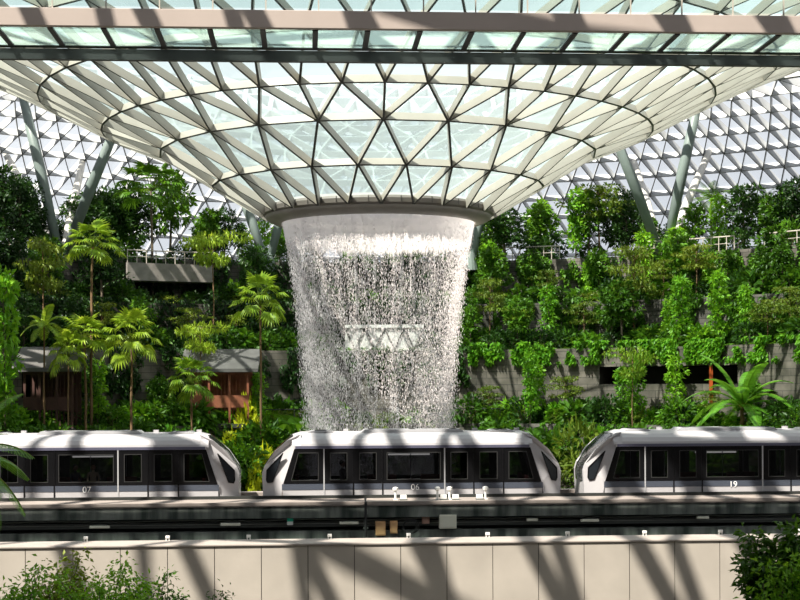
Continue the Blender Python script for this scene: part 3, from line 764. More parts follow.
# timber pavilion
def pavilion(px,D,wd,label,wood,zb=10.9,roofz1=16.4,open_w=True):
    x=(px-400)/F*D; e=empty('pavilion',(x,D,zb)); tag(e,label,'pavilion')
    def B(nm,m,*a): 
        mb=MB(); mb.box(*a); return mb.build(nm,m,e)
    h=wd/2
    B('back_wall',wood,-h,h,1.3,1.5,0,4.3)
    B('floor_slab',M['stonel'],-h,h,-1.2,1.5,0,.3)
    mb=MB(); mb.add([(-h-.7,-1.6,4.1),(h+.7,-1.6,4.1),(h+.7,1.5,5.6),(-h-.7,1.5,5.6),(-h-.7,-1.6,4.35),(h+.7,-1.6,4.35),(h+.7,1.5,5.85),(-h-.7,1.5,5.85)],[(0,3,2,1),(4,5,6,7),(0,1,5,4),(1,2,6,5),(2,3,7,6),(3,0,4,7)])
    mb.build('roof',M['roofg'],e)
    for sx in (-h+.1,-h*.34,h*.34,h-.1): B('post',wood,sx-.08,sx+.08,-1.15,-1.0,.3,4.25)
    mb=MB()
    for k in range(int(wd/.28)): 
        xx=-h+.15+k*.28; mb.box(xx,xx+.1,.3,.38,.3,4.2)
    mb.build('slat_screen',wood,e)
    B('lintel',wood,-h,h,-1.18,-.98,3.9,4.15)
    B('balustrade',wood,-h,h,-1.12,-1.04,1.5,2.4)
    return e
pavilion(221,111.2,4.4,'reddish timber pavilion under a dark sloping roof left of the waterfall',M['wood'])
pavilion(52,102.5,3.4,'dark timber shelter at left behind the small fan palms',M['woodd'])
# red post in the right-hand recess
a=phi_at(711,30.8); mb=MB(); mb.box(-.11,.11,-.11,.11,0,4.4); o=mb.build('post',M['redpost']); o.location=(CX+30.8*math.sin(a),CY+30.8*math.cos(a),10.9); tag(o,'orange red post in the dark recess above car 19','post')
# white glazed link bridge behind the water
lb=empty('glazed_link',(CX,CY+33,17.0)); tag(lb,'white framed glazed box seen through the middle of the waterfall','balcony')
x0,x1=-4.3,1.9; yb=CY+31.8
def BB(nm,m,*a):
    mb=MB(); mb.box(*a); return rel(mb.build(nm,m),lb)
BB('floor_slab',M['wht'],x0,x1,yb,yb+2.6,16.5,16.75); BB('roof_slab',M['wht'],x0,x1,yb,yb+2.6,18.5,18.75)
BB('front_panel',M['wht'],x0,x1,yb+.2,yb+.3,16.75,18.5)
for k in range(5):
    mb=MB(); xa=x0+(x1-x0)*k/4; 
    if k<4:
        xb=x0+(x1-x0)*(k+1)/4; xm=(xa+xb)/2
        mb.beam((xa,yb+.1,18.5),(xm,yb+.1,16.75),Vector((0,-1,0)),.14,.1,0,0); mb.beam((xm,yb+.1,16.75),(xb,yb+.1,18.5),Vector((0,-1,0)),.14,.1,0,0)
        rel(mb.build('truss_bar',M['beam_low']),lb)

# ------------------------------------------------------------------ forked columns
def hit_roof(px,py):
    D=100.0
    while D<165:
        p=P(px,py,D); r=math.hypot(p.x-CX,p.y-CY)
        if r>44 and p.z>roofz(r): return p
        D+=.25
    return P(px,py,130)
def top_at(px,py,D):       # follow the image line up at one depth until it meets the roof
    p=P(px,py,D); return p
def column(base,tops,label):
    e=empty('forked_column',base); tag(e,label,'column','forked steel columns')
    del e['group']
    for (tp,r,m) in tops:
        tp=Vector(tp); mb=MB(); mid=(base+tp)/2
        mb.tube([base-Vector((0,0,.6)),mid,tp],[r*.8,r*1.05,r*.8],16); rel(mb.build('strut',M[m],smooth=True),e)
    mb=MB(); mb.tube([base-Vector((0,0,.8)),base+Vector((0,0,.7))],[.75,.5],16); rel(mb.build('base',M['steel']),e)
b=P(62,251,121); b.z=24.4
column(b,[(P(21,82,121),.42,'steel'),(P(124,110,116),.42,'steel'),(hit_roof(7,153),.36,'steel_w'),(hit_roof(84,158),.36,'steel_w')],'tall forked column of four leaning struts at left')
b=P(664,252,122); b.z=24.4
column(b,[(P(603,105,118),.42,'steel'),(P(703,88,120),.42,'steel'),(hit_roof(634,160),.36,'steel_w'),(hit_roof(711,152),.36,'steel_w')],'tall forked column of four leaning struts at right')
b=P(268,262,126); b.z=24.4
column(b,[(P(236,178,126),.38,'steel'),(P(300,150,126),.38,'steel')],'forked column half hidden behind the left rim of the funnel')
b=P(470,262,126); b.z=24.4
column(b,[(P(492,178,126),.38,'steel'),(P(440,150,126),.38,'steel')],'forked column half hidden behind the right rim of the funnel')

# ------------------------------------------------------------------ guideway
U=Vector((math.cos(ANG),math.sin(ANG),0)); NN=Vector((-math.sin(ANG),math.cos(ANG),0)); T0=Vector((0,59,0))
def TL(s,t,z): return T0+U*s+NN*t+Vector((0,0,z))
L=45
gwy=empty('guideway',TL(0,0,3.9),ANG); tag(gwy,'dark elevated concrete guideway beam carrying the three train cars','guideway')
def G(nm,m,y0,y1,z0,z1,x0=-L,x1=L,parent=gwy,root=3.9,mats=None):
    mb=MB(); mb.box(x0,x1,y0,y1,z0-root,z1-root); return mb.build(nm,mats or m,parent)
G('deck',M['gwtop'],-2.5,-.06,9.46,9.60)
G('edge_fascia',M['gw'],-2.45,-2.2,9.02,9.455)
G('deck_edge',M['gwtop'],-2.52,-2.35,9.5,9.62)
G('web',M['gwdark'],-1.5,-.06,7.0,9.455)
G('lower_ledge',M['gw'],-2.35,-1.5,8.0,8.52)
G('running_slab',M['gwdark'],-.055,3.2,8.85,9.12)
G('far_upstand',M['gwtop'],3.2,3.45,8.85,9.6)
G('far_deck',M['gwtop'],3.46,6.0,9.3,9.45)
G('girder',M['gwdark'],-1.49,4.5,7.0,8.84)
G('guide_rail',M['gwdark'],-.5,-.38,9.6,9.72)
for k in range(-3,4): G('pier',M['concrete'],.5,3.5,3.9,7.0,k*14-1,k*14+1)
G('cable_tray',M['tray'],-2.15,-1.9,8.66,8.86)
mb=MB(); 
for zz,yy in ((8.93,-2.1),(8.90,-2.0)): mb.tube([(x,yy,zz-3.9+.02*math.sin(x*1.3)) for x in np.arange(-L,L,.8)],.022,5)
mb.build('cable',M['cable'],gwy)
mb=MB(); mb.tube([(x,-2.17,8.78-3.9) for x in (-L,L)],.02,5); mb.build('conduit',M['cable'],gwy)
def px_s(px,t,D0=59): # track coordinate of a picture column at offset t
    k=(px-400)/F; # x = s cos - t sin ; y = D0 + s sin + t cos
    return (k*(D0+t*math.cos(ANG))+t*math.sin(ANG))/(math.cos(ANG)-k*math.sin(ANG))
def yz(py,s,t,D0=59):
    D=D0+s*math.sin(ANG)+t*math.cos(ANG); return E-(py-HZ)/F*D
def boxthing(nm,label,cat,px0,px1,py0,py1,t,dep,m,group=None,lid=None):
    s0=px_s(px0,t); s1=px_s(px1,t); zc0=yz(py1,s0,t); zc1=yz(py0,s0,t)
    e=empty(nm,TL((s0+s1)/2,t,zc0),ANG); tag(e,label,cat,group); w_=(s1-s0)/2
    mb=MB(); mb.box(-w_,w_,0,dep,0,zc1-zc0); mb.build('housing',m,e,bevel=.015)
    mb=MB(); mb.box(-w_*.82,w_*.82,-.012,0.0,(zc1-zc0)*.1,(zc1-zc0)*.9); mb.build('lid',lid or m,e)
    mb=MB(); mb.box(-.05,.05,dep,-t-2.35+ .9 if False else dep+.15,(zc1-zc0)*.3,(zc1-zc0)*.7); mb.build('bracket',M['tray'],e)
    return e
boxthing('junction_box','larger tan junction box on the guideway side below car 06','junction box',375,385,521.5,535.5,-2.45,.3,M['tan'])
boxthing('junction_box','smaller tan junction box right beside the larger tan one','junction box',389.5,397,521,533.5,-2.45,.3,M['tan'])
boxthing('junction_box','small pinkish junction box left of the cream box','junction box',421.5,429,517,524,-2.3,.2,M['pink'])
boxthing('equipment_box','bright cream equipment box on the guideway side','equipment box',439,456,515,529,-2.5,.35,M['cream'])
s=px_s(289.5,-2.4); sg=empty('sign',TL(s,-2.42,yz(524.5,s,-2.4)),ANG); tag(sg,'small green and white sign plate on the guideway side','sign')
mb=MB(); mb.box(-.11,.11,0,.03,0,.13); mb.build('lower_half',M['wht'],sg); mb=MB(); mb.box(-.11,.11,0,.03,.13,.27); mb.build('upper_half',M['green'],sg)
mb=MB(); mb.box(-.03,.03,.03,.3,.02,.1); mb.build('bracket',M['tray'],sg)
for (p0,p1,py,lb_) in ((89,109,525,'leftmost of all'),(339,358,522,'left of the tan boxes'),(526,537,519.5,'right of the cream box'),(580,598,520.5,'under the right car nose'),(696,708,518,'rightmost of all'),(220,240,523,'under the gap left of the middle car')):
    s0=px_s(p0,-2.3); s1=px_s(p1,-2.3); e=empty('light_fitting',TL((s0+s1)/2,-2.4,yz(py+2,s0,-2.3)),ANG); tag(e,'slim pale light fitting on the cable tray, '+lb_,'light fitting')
    w_=(s1-s0)/2; mb=MB(); mb.box(-w_,w_,0,.2,0,.1); mb.build('cover',M['cream'],e,bevel=.02); mb=MB(); mb.box(-w_*.8,w_*.8,.05,.22,.1,.14); mb.build('housing',M['tray'],e)
# drop pipe and coiled cable
s=px_s(365,-2.5); e=empty('drop_pipe',TL(s,-2.6,8.3),ANG); tag(e,'black pipe running down the guideway beside the tan boxes','pipe')
mb=MB(); mb.tube([(0,0,0),(0,0,1.3),(0,.2,1.42)],.05,8); mb.build('pipe',M['blackm'],e)
for zz in (.3,.8): 
    mb=MB(); mb.box(-.09,.09,-.02,.15,zz,zz+.06); mb.build('clamp',M['tray'],e)
s=px_s(409,-2.5); e=empty('cable_loop',TL(s,-2.52,8.35),ANG); tag(e,'loops of black cable hanging right of the tan boxes','cable')
mb=MB()
for k in range(3):
    mb.tube([(.25*math.cos(a)*(1+.1*k)+.04*k,.03*k,.32+.26*math.sin(a)) for a in np.linspace(0,2*PI,20)],.016,5)
mb.build('coil',M['blackm'],e)
# posts with little heads and boxes standing on the deck edge
for (px,lab) in ((395,'left of the others below number 06'),(437,'leftmost of the middle pair'),(449,'rightmost of the middle pair'),(485,'right of all the others')):
    s=px_s(px,-1.6); e=empty('sensor_post',TL(s,-1.6,9.6),ANG); tag(e,'short white sensor post on the guideway deck, '+lab,'sensor','sensor posts on the guideway deck')
    mb=MB(); mb.tube([(0,0,0),(0,0,.34)],.045,8); mb.build('post',M['wht'],e)
    mb=MB(); mb.tube([(0,0,.34),(0,0,.38),(0,0,.47),(0,0,.5)],[.05,.11,.11,.04],10); mb.build('head',M['wht'],e,smooth=False)
    mb=MB(); mb.box(-.09,.09,-.09,.09,0,.03); mb.build('base_plate',M['wht'],e)
for (px,lab) in ((403,'beside the leftmost sensor post'),(443,'between the middle sensor posts'),(455,'right of the middle sensor posts'),(479,'left of the last sensor post')):
    s=px_s(px,-1.7); e=empty('track_box',TL(s,-1.7,9.6),ANG); tag(e,'small white box on the guideway deck '+lab,'box','small boxes on the guideway deck')
    mb=MB(); mb.box(-.12,.12,-.1,.1,.04,.2); mb.build('housing',M['wht'],e,bevel=.01); mb=MB(); mb.box(-.14,.14,-.12,.12,0,.04); mb.build('base_plate',M['tray'],e)

# ------------------------------------------------------------------ foreground parapet
PD=48.6
def PL(s,t,z): return Vector((0,PD,0))+U*s+NN*t+Vector((0,0,z))
pw=empty('parapet_wall',PL(0,0,3.9),ANG); tag(pw,'long pale concrete panelled parapet wall across the foreground','wall')
zt=E-(537.9-385)/F*50.0
mb=MB(); mb.box(-36,36,.03,.5,0,zt-.08-3.9); mb.build('core',M['joint'],pw)
mb=MB(); mb.box(-36,36,-.05,1.5,zt-.07-3.9,zt-3.9); mb.build('coping',M['coping'],pw,bevel=.02)
mb=MB(); mb.box(-36,36,.51,1.3,0,zt-.08-3.9); mb.build('back_wall',M['gwdark'],pw)
for k in range(-12,13):
    mb=MB(); mb.box(k*1.5+.012,k*1.5+1.488,-.0,.03,zt-4.6-3.9,zt-.08-3.9); mb.build('wall_panel',M['concrete'],pw)
mb=MB(); mb.box(-36,-18.0,0,.03,zt-4.6-3.9,zt-.08-3.9); mb.box(19.5,36,0,.03,zt-4.6-3.9,zt-.08-3.9); mb.build('end_panel',M['concrete'],pw)
brk=[85,167,248,329,408,487,567,644,720,797]
WH=['under the left part of car 07','under number 07','below the nose of car 07','under the left part of car 06','near number 06','under the right part of car 06','below the nose of car 19','left of number 19','under number 19','at the right edge']
for px,wh in zip(brk,WH):
    s=px_s(px,1.35,PD); e=empty('coping_bracket',PL(s,1.35,zt),ANG); tag(e,'small white clamp on the parapet top '+wh,'bracket','white clamps along the parapet top')
    mb=MB(); mb.box(-.07,.07,-.04,.06,.07,.16); mb.build('head',M['wht'],e,bevel=.01)
    for q in (-.065,.03): mb=MB(); mb.box(q,q+.035,-.02,.03,0,.09); mb.build('leg',M['wht'],e)

# ------------------------------------------------------------------ train cars
JN=[-3.5,-2.35,-1.2,1.25,2.4,3.58]
HW=1.35
def car(num,s,label,ctr):
    e=empty('train_car',TL(s,1.37,9.634),ANG); tag(e,label,'train car','automated train cars on the guideway')
    del e['group']
    ec=5.0
    def hw(x): 
        ax=abs(x); return HW if ax<5.0 else HW-.32*((ax-5.0)/.95)
    b=MB()
    for sy in (-1,1):
        y0,y1=(-HW,-HW+.06) if sy<0 else (HW-.06,HW)
        b.box(-5.12,5.12,y0,y1,-.5,.50)
        b.box(-4.66,4.66,y0,y1,1.86,2.0)
    b.box(-5.0,5.0,-1.28,1.28,-.5,-.3)
    arcp=[(1.35,1.98),(1.33,2.08),(1.22,2.24),(1.02,2.38),(.7,2.47),(.3,2.52),(-.3,2.52),(-.7,2.47),(-1.02,2.38),(-1.22,2.24),(-1.33,2.08),(-1.35,1.98)]
    n=len(arcp)
    vs=[(x,y,z) for x in (-4.4,4.4) for y,z in arcp]+[(x,y,z) for x in (-4.4,4.4) for y,z in [(yy*.97,zz-.05) for yy,zz in arcp]]
    fs=[(i,i+n,i+1+n,i+1) for i in range(n-1)]+[(2*n+i,2*n+i+1,3*n+i+1,3*n+i) for i in range(n-1)]
    b.add(vs,fs)
    # nose cheeks (white side frames), chamfered inwards, and roof running down to the tip
    out=[(4.4,2.0),(4.4,2.45),(4.6,2.42),(4.95,2.2),(5.44,1.78),(5.84,1.20),(5.93,.92),(5.90,.2),(5.86,-.5),(5.28,-.5),(5.18,0),(5.10,.52),(4.62,1.98)]
    for sx in (-1,1):
        for sy in (-1,1):
            def cut(x,z): # y of the cheek surface; leans in towards the roof
                y=hw(x)-max(0,(z-2.0))*.55
                return y
            v=[(sx*x,sy*cut(x,z),z) for x,z in out]+[(sx*x,sy*(cut(x,z)-.22),z) for x,z in out]
            m_=len(out)
            b.add(v,[tuple(range(m_)),tuple(range(2*m_-1,m_-1,-1))]+[(i,i+m_,(i+1)%m_+m_,(i+1)%m_) for i in range(m_)])
        # roof end sloping to the windscreen
        st=[(4.4,1.0),(4.62,.98)]
        v=[]; 
        for x,dz in ((4.4,0),(4.75,-.10)):
            for y,z in arcp: v.append((sx*x,y*.985,z+dz*(z-1.9)/.6))
        b.add(v,[(i,i+n,i+1+n,i+1) for i in range(n-1)])
        # bumper
        b.box(*(sorted((sx*5.60,sx*5.9))),-1.0,1.0,-.5,.55)
    b.build('body',M['white'],e,bevel=.0)
    # windscreens
    for sx in (-1,1):
        w_=MB(); pr=[(4.70,2.42),(4.97,2.20),(5.44,1.76),(5.84,1.17),(5.915,.90),(5.90,.5)]
        v=[]
        for x,z in pr:
            for q in (-1,-.5,0,.5,1): v.append((sx*(x+ (.05*(1-q*q))),q*(hw(x)-.14-max(0,z-2.0)*.5),z))
        w_.add(v,[(i*5+j,i*5+j+1,(i+1)*5+j+1,(i+1)*5+j) for i in range(len(pr)-1) for j in range(4)])
        w_.build('windscreen',M['noseglass'],e,smooth=True)
    for sy in (-1,1):
        def Y(d): return (-HW-d, -HW-d+.03) if sy<0 else (HW+d-.03,HW+d)
        g_=MB(); y0,y1=Y(.012); g_.box(-5.15,5.15,y0,y1,.27,.50); 
        g_.build('waist_stripe',M['cargrey'],e)
        g_=MB(); y0,y1=Y(.03); g_.box(-4.62,4.62,y0,y1,1.885,1.99); g_.build('gutter_shade',M['gutter_shade'],e)
        # black glazing band: frames and panes
        xs=[-4.68]+JN+[4.68]
        for k in range(7):
            xa,xb=xs[k]+.015,xs[k+1]-.015; y0,y1=Y(.004)
            door=k in (1,2,4,5); end=k in (0,6)
            zb,zt_=.515,1.88
            if end:
                q=-1 if k==0 else 1
                inn=JN[0] if k==0 else JN[-1]
                quad=[(inn+q*.015,zb),(q*5.09,zb),(q*4.66,zt_),(inn+q*.015,zt_)]
                hole=[(inn+q*.22,zb+.12),(q*4.78,zb+.12),(q*4.50,zt_-.16),(inn+q*.22,zt_-.16)]
            else:
                mrg=.23 if door else .16
                quad=[(xa,zb),(xb,zb),(xb,zt_),(xa,zt_)]
                hole=[(xa+mrg,zb+.13),(xb-mrg,zb+.13),(xb-mrg,zt_-.17),(xa+mrg,zt_-.17)]
            fm=MB(); v=[(x,y0,z) for x,z in quad+hole]+[(x,y1,z) for x,z in quad+hole]
            fs=[]
            for off in (0,8):
                for i in range(4): fs.append((off+i,off+(i+1)%4,off+4+(i+1)%4,off+4+i))
            for i in range(4): fs.append((i,(i+1)%4,8+(i+1)%4,8+i)); fs.append((4+i,4+(i+1)%4,12+(i+1)%4,12+i))
            fm.add(v,fs); f_=fm.build('door' if door else 'window',M['black'],e)
            pn=MB(); ym=(y0+y1)/2; pn.add([(x,ym,z) for x,z in hole],[(0,1,2,3)]); pn.build('pane',M['carglass'],f_)
            sl=MB(); ys=y0-.006 if sy<0 else y1+.006
            for i in range(4):
                (x1_,z1_),(x2_,z2_)=hole[i],hole[(i+1)%4]
                sl.beam((x1_,ys,z1_),(x2_,ys,z2_),Vector((0,-sy*1.0,0)),.022,.01,0,0)
            sl.build('seal',M['seal'],f_)
        for j,(x) in enumerate(JN):
            g_=MB(); y0,y1=Y(.022); g_.box(x-.025,x+.025,y0,y1,.0-.4,1.88); g_.build('mullion',M['carsilver'] if j in (0,3) else M['black'],e)
    # nose side windows
    pent=[(5.02,1.62),(5.62,1.02),(5.66,.60),(5.45,.52)]
    pent=[(5.10,1.72),(5.74,1.05),(5.76,.66),(5.71,.55),(5.52,.58)]
    for sx in (-1,1):
        for sy in (-1,1):
            w_=MB(); v=[(sx*x,sy*(hw(x)+.014),z) for x,z in pent]+[(sx*x,sy*(hw(x)-.03),z) for x,z in pent]; m_=len(pent)
            w_.add(v,[tuple(range(m_)),tuple(range(2*m_-1,m_-1,-1))]+[(i,i+m_,(i+1)%m_+m_,(i+1)%m_) for i in range(m_)])
            f_=w_.build('nose_window',M['noseglass'],e)
            sl=MB()
            for i in range(m_):
                (x1_,z1_),(x2_,z2_)=pent[i],pent[(i+1)%m_]
                sl.beam((sx*x1_,sy*(hw(x1_)+.02),z1_),(sx*x2_,sy*(hw(x2_)+.02),z2_),Vector((0,-sy,0)),.035,.02,0,0)
            sl.build('seal',M['black'],f_)
    # roof gear
    for (xa,xb,zz) in ((-4.15,-3.1,2.56),(3.1,4.15,2.56),(-2.0,2.1,2.60)):
        r_=MB(); poly=[(xa,2.49),(xa+.15,zz),(xb-.15,zz),(xb,2.49)]
        r_.prism(poly,-.62,.62); u_=r_.build('roof_unit',M['carsilver'],e)
        for k in range(3):
            g_=MB(); xx=xa+.3+(xb-xa-.8)*k/2; g_.box(xx,xx+.22,-.4,.4,zz,zz+.015); g_.build('grille',M['blackm'],u_)
    for x in (-2.6,2.6,4.3): g_=MB(); g_.box(x-.1,x+.1,-.1,.1,2.5,2.62); g_.build('aerial',M['white'],e)
    # inside: benches, ceiling light, grab poles
    for sx in (-1,1):
        g_=MB(); g_.box(sx*4.3-.35,sx*4.3+.35,-1.15,1.15,-.3,.15); g_.box(sx*4.3+sx*.25-.06,sx*4.3+sx*.25+.06,-1.15,1.15,.15,.75); g_.build('bench',M['seat'],e)
    g_=MB(); g_.box(-4.0,4.0,-.12,.12,2.28,2.33); g_.build('ceiling_strip',M['panelw'],e)
    g_=MB(); g_.box(-.85,.85,.95,1.05,1.5,1.56); g_.build('light_bar',M['lamp'],e)
    for x in (-2.4,0,2.4): g_=MB(); g_.tube([(x,0,-.3),(x,0,2.3)],.02,6); g_.build('grab_pole',M['carsilver'],e)
    for x in (-1.1,1.1):
        g_=MB(); g_.box(x-.6,x+.6,.75,1.2,-.3,.12); g_.box(x-.6,x+.6,1.1,1.22,.12,.7); g_.build('bench',M['seat'],e)
    # fleet number
    for sy in (-1,):
        cu=bpy.data.curves.new('number','FONT'); cu.body=num; cu.size=.34; cu.extrude=.004; cu.align_x='CENTER'; cu.align_y='CENTER'
        to=bpy.data.objects.new('number',cu); C.objects.link(to); to.parent=e; to.location=(ctr,-HW-.022,.34); to.rotation_euler=(PI/2,0,0); cu.materials.append(M['num']); bpy.context.view_layer.update(); me_=bpy.data.meshes.new_from_object(to.evaluated_get(bpy.context.evaluated_depsgraph_get())); t2=bpy.data.objects.new('number',me_); C.objects.link(t2); t2.parent=e; t2.location=to.location; t2.rotation_euler=to.rotation_euler; bpy.data.objects.remove(to)
        # small print lines under the number
    return e
car('07',-12.25,'white and black train car numbered 07 at left','' or .05)
car('06',.5,'white and black train car numbered 06 in the middle',.08)
car('19',13.25,'white and black train car numbered 19 at right',.05)
for sx,lab in ((-25.0,'train car of which only the tail shows past the left edge'),): pass
# couplers between the cars
for s,lab in ((-5.87,'dark coupler in the left gap between cars'),(6.87,'dark coupler in the right gap between cars')):
    e=empty('coupler',TL(s,1.37,9.12),ANG); tag(e,lab,'coupler'); mb=MB(); mb.tube([(-.55,0,.25),(.55,0,.25)],.09,10); mb.build('bar',M['blackm'],e)
    mb=MB(); mb.box(-.3,.3,-.25,.25,0,.34); mb.build('block',M['gwdark'],e)

# passengers (small figures grown with a skin modifier)
def person(loc,rz,label,shirt,seated=False,h=1.68,trouser=(.03,.03,.04)):
    e=empty('person',loc,rz); tag(e,label,'person'); k=h/1.68
    J={'pel':(0,0,.92),'ch':(0,0,1.22),'nk':(0,0,1.42),'hd':(0,.01,1.50),
       'sl':(-.17,0,1.36),'el':(-.23,-.02,1.08),'wl':(-.20,-.12,.86),'sr':(.17,0,1.36),'er':(.23,-.02,1.08),'wr':(.20,-.12,.86),
       'hl':(-.09,0,.88),'kl':(-.10,-.02,.48),'al':(-.10,.02,.08),'fl':(-.10,-.14,.04),'hr':(.09,0,.88),'kr':(.10,-.02,.48),'ar':(.10,.02,.08),'fr':(.10,-.14,.04)}
    if seated:
        for q,dz in (('hl',0),('hr',0)): pass
        for side,sx in (('l',-1),('r',1)):
            J['k'+side]=(sx*.11,-.42,.90); J['a'+side]=(sx*.11,-.40,.50); J['f'+side]=(sx*.11,-.55,.46)
            J['w'+side]=(sx*.16,-.28,.98)
    names=list(J); R={'pel':.13,'ch':.14,'nk':.055,'hd':.06,'s':.06,'e':.045,'w':.035,'h':.09,'k':.06,'a':.04,'f':.04}
    ed=[('pel','ch'),('ch','nk'),('nk','hd'),('ch','sl'),('sl','el'),('el','wl'),('ch','sr'),('sr','er'),('er','wr'),('pel','hl'),('hl','kl'),('kl','al'),('al','fl'),('pel','hr'),('hr','kr'),('kr','ar'),('ar','fr')]
    me=bpy.data.meshes.new('body'); me.from_pydata([tuple(c*k for c in J[n_]) for n_ in names],[(names.index(a_),names.index(b_)) for a_,b_ in ed],[])
    me.materials.append(shirt); o=bpy.data.objects.new('body',me); C.objects.link(o); o.parent=e
    me.skin_vertices.new() if hasattr(me.skin_vertices,'new') else None
    md=o.modifiers.new('skin','SKIN')
    bpy.context.view_layer.update()
    if me.skin_vertices:
        for i,n_ in enumerate(names):
            r=R.get(n_,R.get(n_[0],.05))*k; me.skin_vertices[0].data[i].radius=(r,r*.8)
        me.skin_vertices[0].data[0].use_root=True
    o.modifiers.new('sub','SUBSURF').levels=1; o.modifiers['sub'].render_levels=1
    hd=MB(); hd.tube([(0,0,1.46*k),(0,-.01,1.5*k),(0,-.01,1.58*k),(0,0,1.66*k),(0,0,1.69*k)],[.05,.085,.10,.08,.03],12); hd.build('head',M['skin'],e,smooth=True)
    hr=MB(); hr.tube([(0,.02,1.56*k),(0,.02,1.62*k),(0,.01,1.69*k),(0,0,1.72*k)],[.10,.112,.09,.03],12); hr.build('hair',M['hair'],e,smooth=True)
    return e
M['skin']=mat('skin',(.45,.26,.17),.6); M['hair']=mat('hair',(.02,.015,.012),.6)
M['shirt']=mat('shirt_khaki',(.85,.70,.45),.8); M['shirt2']=mat('shirt_dark',(.08,.09,.13),.8); M['shirt3']=mat('shirt_grey',(.25,.24,.25),.8)
person(TL(px_s(93,.6),.55,9.34),.2,'standing passenger in khaki shirt seen through the middle window of car 07',M['shirt'],h=1.6)
person(TL(px_s(76,1.2),1.0,9.34),.6,'dim passenger in dark shirt standing left of the khaki one in car 07',M['shirt2'],h=1.55)
person(TL(px_s(342,.7),.6,9.34),1.2,'passenger in grey shirt standing behind the left door of car 06',M['shirt3'],h=1.65)

# ------------------------------------------------------------------ high footbridge across the top
BD=45.4
def BL(s,t,z): return Vector((0,BD,0))+U*s+NN*t+Vector((0,0,z))
zb=24.79
br=empty('footbridge',BL(0,0,zb),ANG); tag(br,'glass floored footbridge with a pale front beam crossing the top of the view','footbridge')
mb=MB(); mb.box(-40,40,0,.22,-.02,.52); mb.build('front_beam',M['bridge_face'],br,bevel=.015)
mb=MB(); mb.box(-40,40,2.75,2.98,-.43,-.09); mb.build('rear_beam',M['bridge_dark'],br)  # shade below the deck is put into this beam's dark colour
mb=MB(); mb.box(-40,40,.225,2.95,.0,.035); mb.build('glass_floor',M['dglass'],br)
mb=MB(); mb.box(-40,40,2.7,3.0,-.025,.0); mb.box(-40,40,2.60,2.64,.04,.09); mb.build('edge_strip',M['bridge_dark'],br)
s0=px_s(317,0,BD)
for k in range(-24,25):
    x=s0+k*1.59; mb=MB(); mb.box(x-.085,x+.085,.23,2.74,-.05,-.002); mb.build('cross_beam',M['bridge_dark'],br)
for k in range(-24,25):
    x=s0+k*1.59+.1; mb=MB(); mb.box(x-.02,x+.02,.06,.12,.53,1.65); mb.build('railing_post',M['rail'],br)
mb=MB(); mb.box(-40,40,.085,.097,.6,1.6); mb.build('railing_glass',M['rglass'],br)
mb=MB(); mb.tube([(-40,.09,1.66),(40,.09,1.66)],.03,8); mb.tube([(-40,2.9,1.1),(40,2.9,1.1)],.03,8); mb.build('handrail',M['rail'],br)

# ------------------------------------------------------------------ foreground plants
pl=empty('planter',(0,33,3.9)); tag(pl,'planting trough in front of the parapet below the view','planter')
mb=MB(); mb.box(-14,14,-4,3,0,3.9); mb.build('trough',M['concrete'],pl); mb=MB(); mb.box(-13.8,13.8,-3.8,2.8,3.9,3.95); mb.build('soil',M['soil'],pl)
def near_bush(px,py,D,rad,hh,label,n,size,m,name='shrub'):
    x=(px-400)/F*D; zt_=E-(py-HZ)/F*D; z0=7.85; H=zt_-z0
    e=empty(name,(x,D,z0)); tag(e,label,'shrub'); mb=MB(); cs=[];ds=[]
    for j in range(11):
        a=j*2.4; rr=rad*(.25+.75*random.random()); tip=Vector((math.cos(a)*rr,math.sin(a)*rr*.6,H*(random.uniform(.62,.96) if j else 1)))
        mid=Vector((tip.x*.4,tip.y*.4,tip.z*.6)); mb.tube([(0,0,0),mid,tip],[.03,.02,.006],5)
        for q in range(8):
            f=.35+.65*q/7; p=mid.lerp(tip,(f-.35)/.65); d=nrm(rng.normal(0,1,(n//88,3))*np.array([1,1,.5])); cs.append(np.array(p)+d*.16*rng.random((n//88,1))*2.0); ds.append(d)
    mb.build('stems',M['barkg'],e)
    o=bpy.data.objects.new('foliage',leaf_mesh('foliage',np.concatenate(cs),np.concatenate(ds),size,m,ratio=.5)); C.objects.link(o); o.parent=e
near_bush(100,562,31,1.6,.9,'spreading leafy bush low at left in front of the parapet',3400,.11,M['lf_bright'])
near_bush(58,552,32,.8,.9,'pale tipped bush between the edge fern and the spreading bush',1700,.12,M['lf_olive'])
near_bush(150,572,32.5,1.0,.9,'dark low bush behind the spreading bush at left',2200,.10,M['lf_mid'])
near_bush(12,566,30.5,.7,.9,'bushy green plant in the lower left corner',2400,.12,M['lf_bright'])
near_bush(205,590,32,.6,.9,'small bush at the right tip of the lower left planting',900,.10,M['lf_mid'])
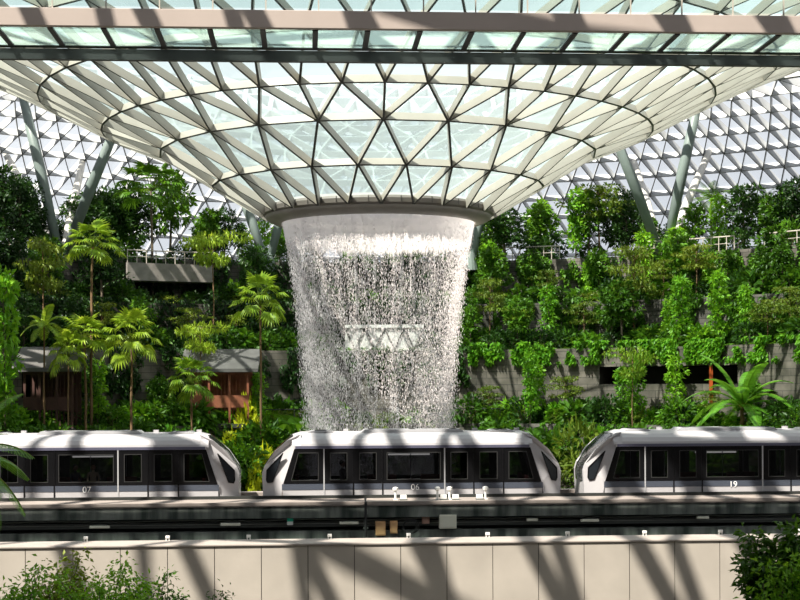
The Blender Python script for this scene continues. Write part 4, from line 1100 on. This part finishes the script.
near_bush(782,530,30,.8,.9,'dark glossy leaved small tree in the lower right corner',4600,.17,M['lf_mid'])
near_bush(795,556,29.4,.6,.9,'bright green bush under the dark tree in the lower right corner',2200,.13,M['lf_bright'])
near_bush(770,578,29.2,.4,.9,'low bright sprig at the foot of the dark corner tree',1100,.12,M['lf_bright'])
feather_palm('near_palm',4.2,18,1.6,.30,M['lf_fern'],'bark',False,52,70,-35,.07)
o=place('near_palm',((-44-400)/F*29.5,29.5,7.85),'green palm whose drooping fronds enter at the left edge','',1.12,rz=.4,name='palm_tree',cat='palm')
# shrubs past the 290 that show largest become one planting
sh=[o for o in C.objects if o.get('category')=='shrub' and o.type=='MESH']
gen=[o for o in sh if o.get('group')]
def rank(o):
    px=400+F*o.location.x/o.location.y; out=px<-15 or px>815
    return (0 if out else 1, o.dimensions.z*o.scale.x/o.location.y)
def seen_size(o):
    px=400+F*o.location.x/o.location.y
    return (px>-15 and px<815, o.scale.x/o.location.y)
total=len([o for o in C.objects if o.get('category')=='shrub'])
gen.sort(key=seen_size)
rest=gen[:max(0,total-290)]
if rest:
    slots=[]; V=[];Fi=[];Mi=[]; nb=0
    for o in rest:
        me=o.data; n=len(me.vertices); co_=np.empty(n*3,np.float32); me.vertices.foreach_get('co',co_); co_=co_.reshape(-1,3)
        mw=np.array(Matrix.LocRotScale(o.location,o.rotation_euler,o.scale)); co_=co_@mw[:3,:3].T+mw[:3,3]
        V+=[tuple(v) for v in co_.tolist()]
        mi=[]
        for m_ in me.materials:
            if m_ not in slots: slots.append(m_)
            mi.append(slots.index(m_))
        for p in me.polygons: Fi.append(tuple(v+nb for v in p.vertices)); Mi.append(mi[p.material_index])
        nb+=n
    me=bpy.data.meshes.new('shrubbery'); me.from_pydata(V,[],Fi)
    for m_ in slots: me.materials.append(m_)
    me.polygons.foreach_set('material_index',Mi); me.update()
    o=bpy.data.objects.new('shrubbery',me); C.objects.link(o); tag(o,'smaller shrubs filling in between the larger plants on all the terraces','shrub',None,'stuff')
    for q in rest: bpy.data.objects.remove(q)
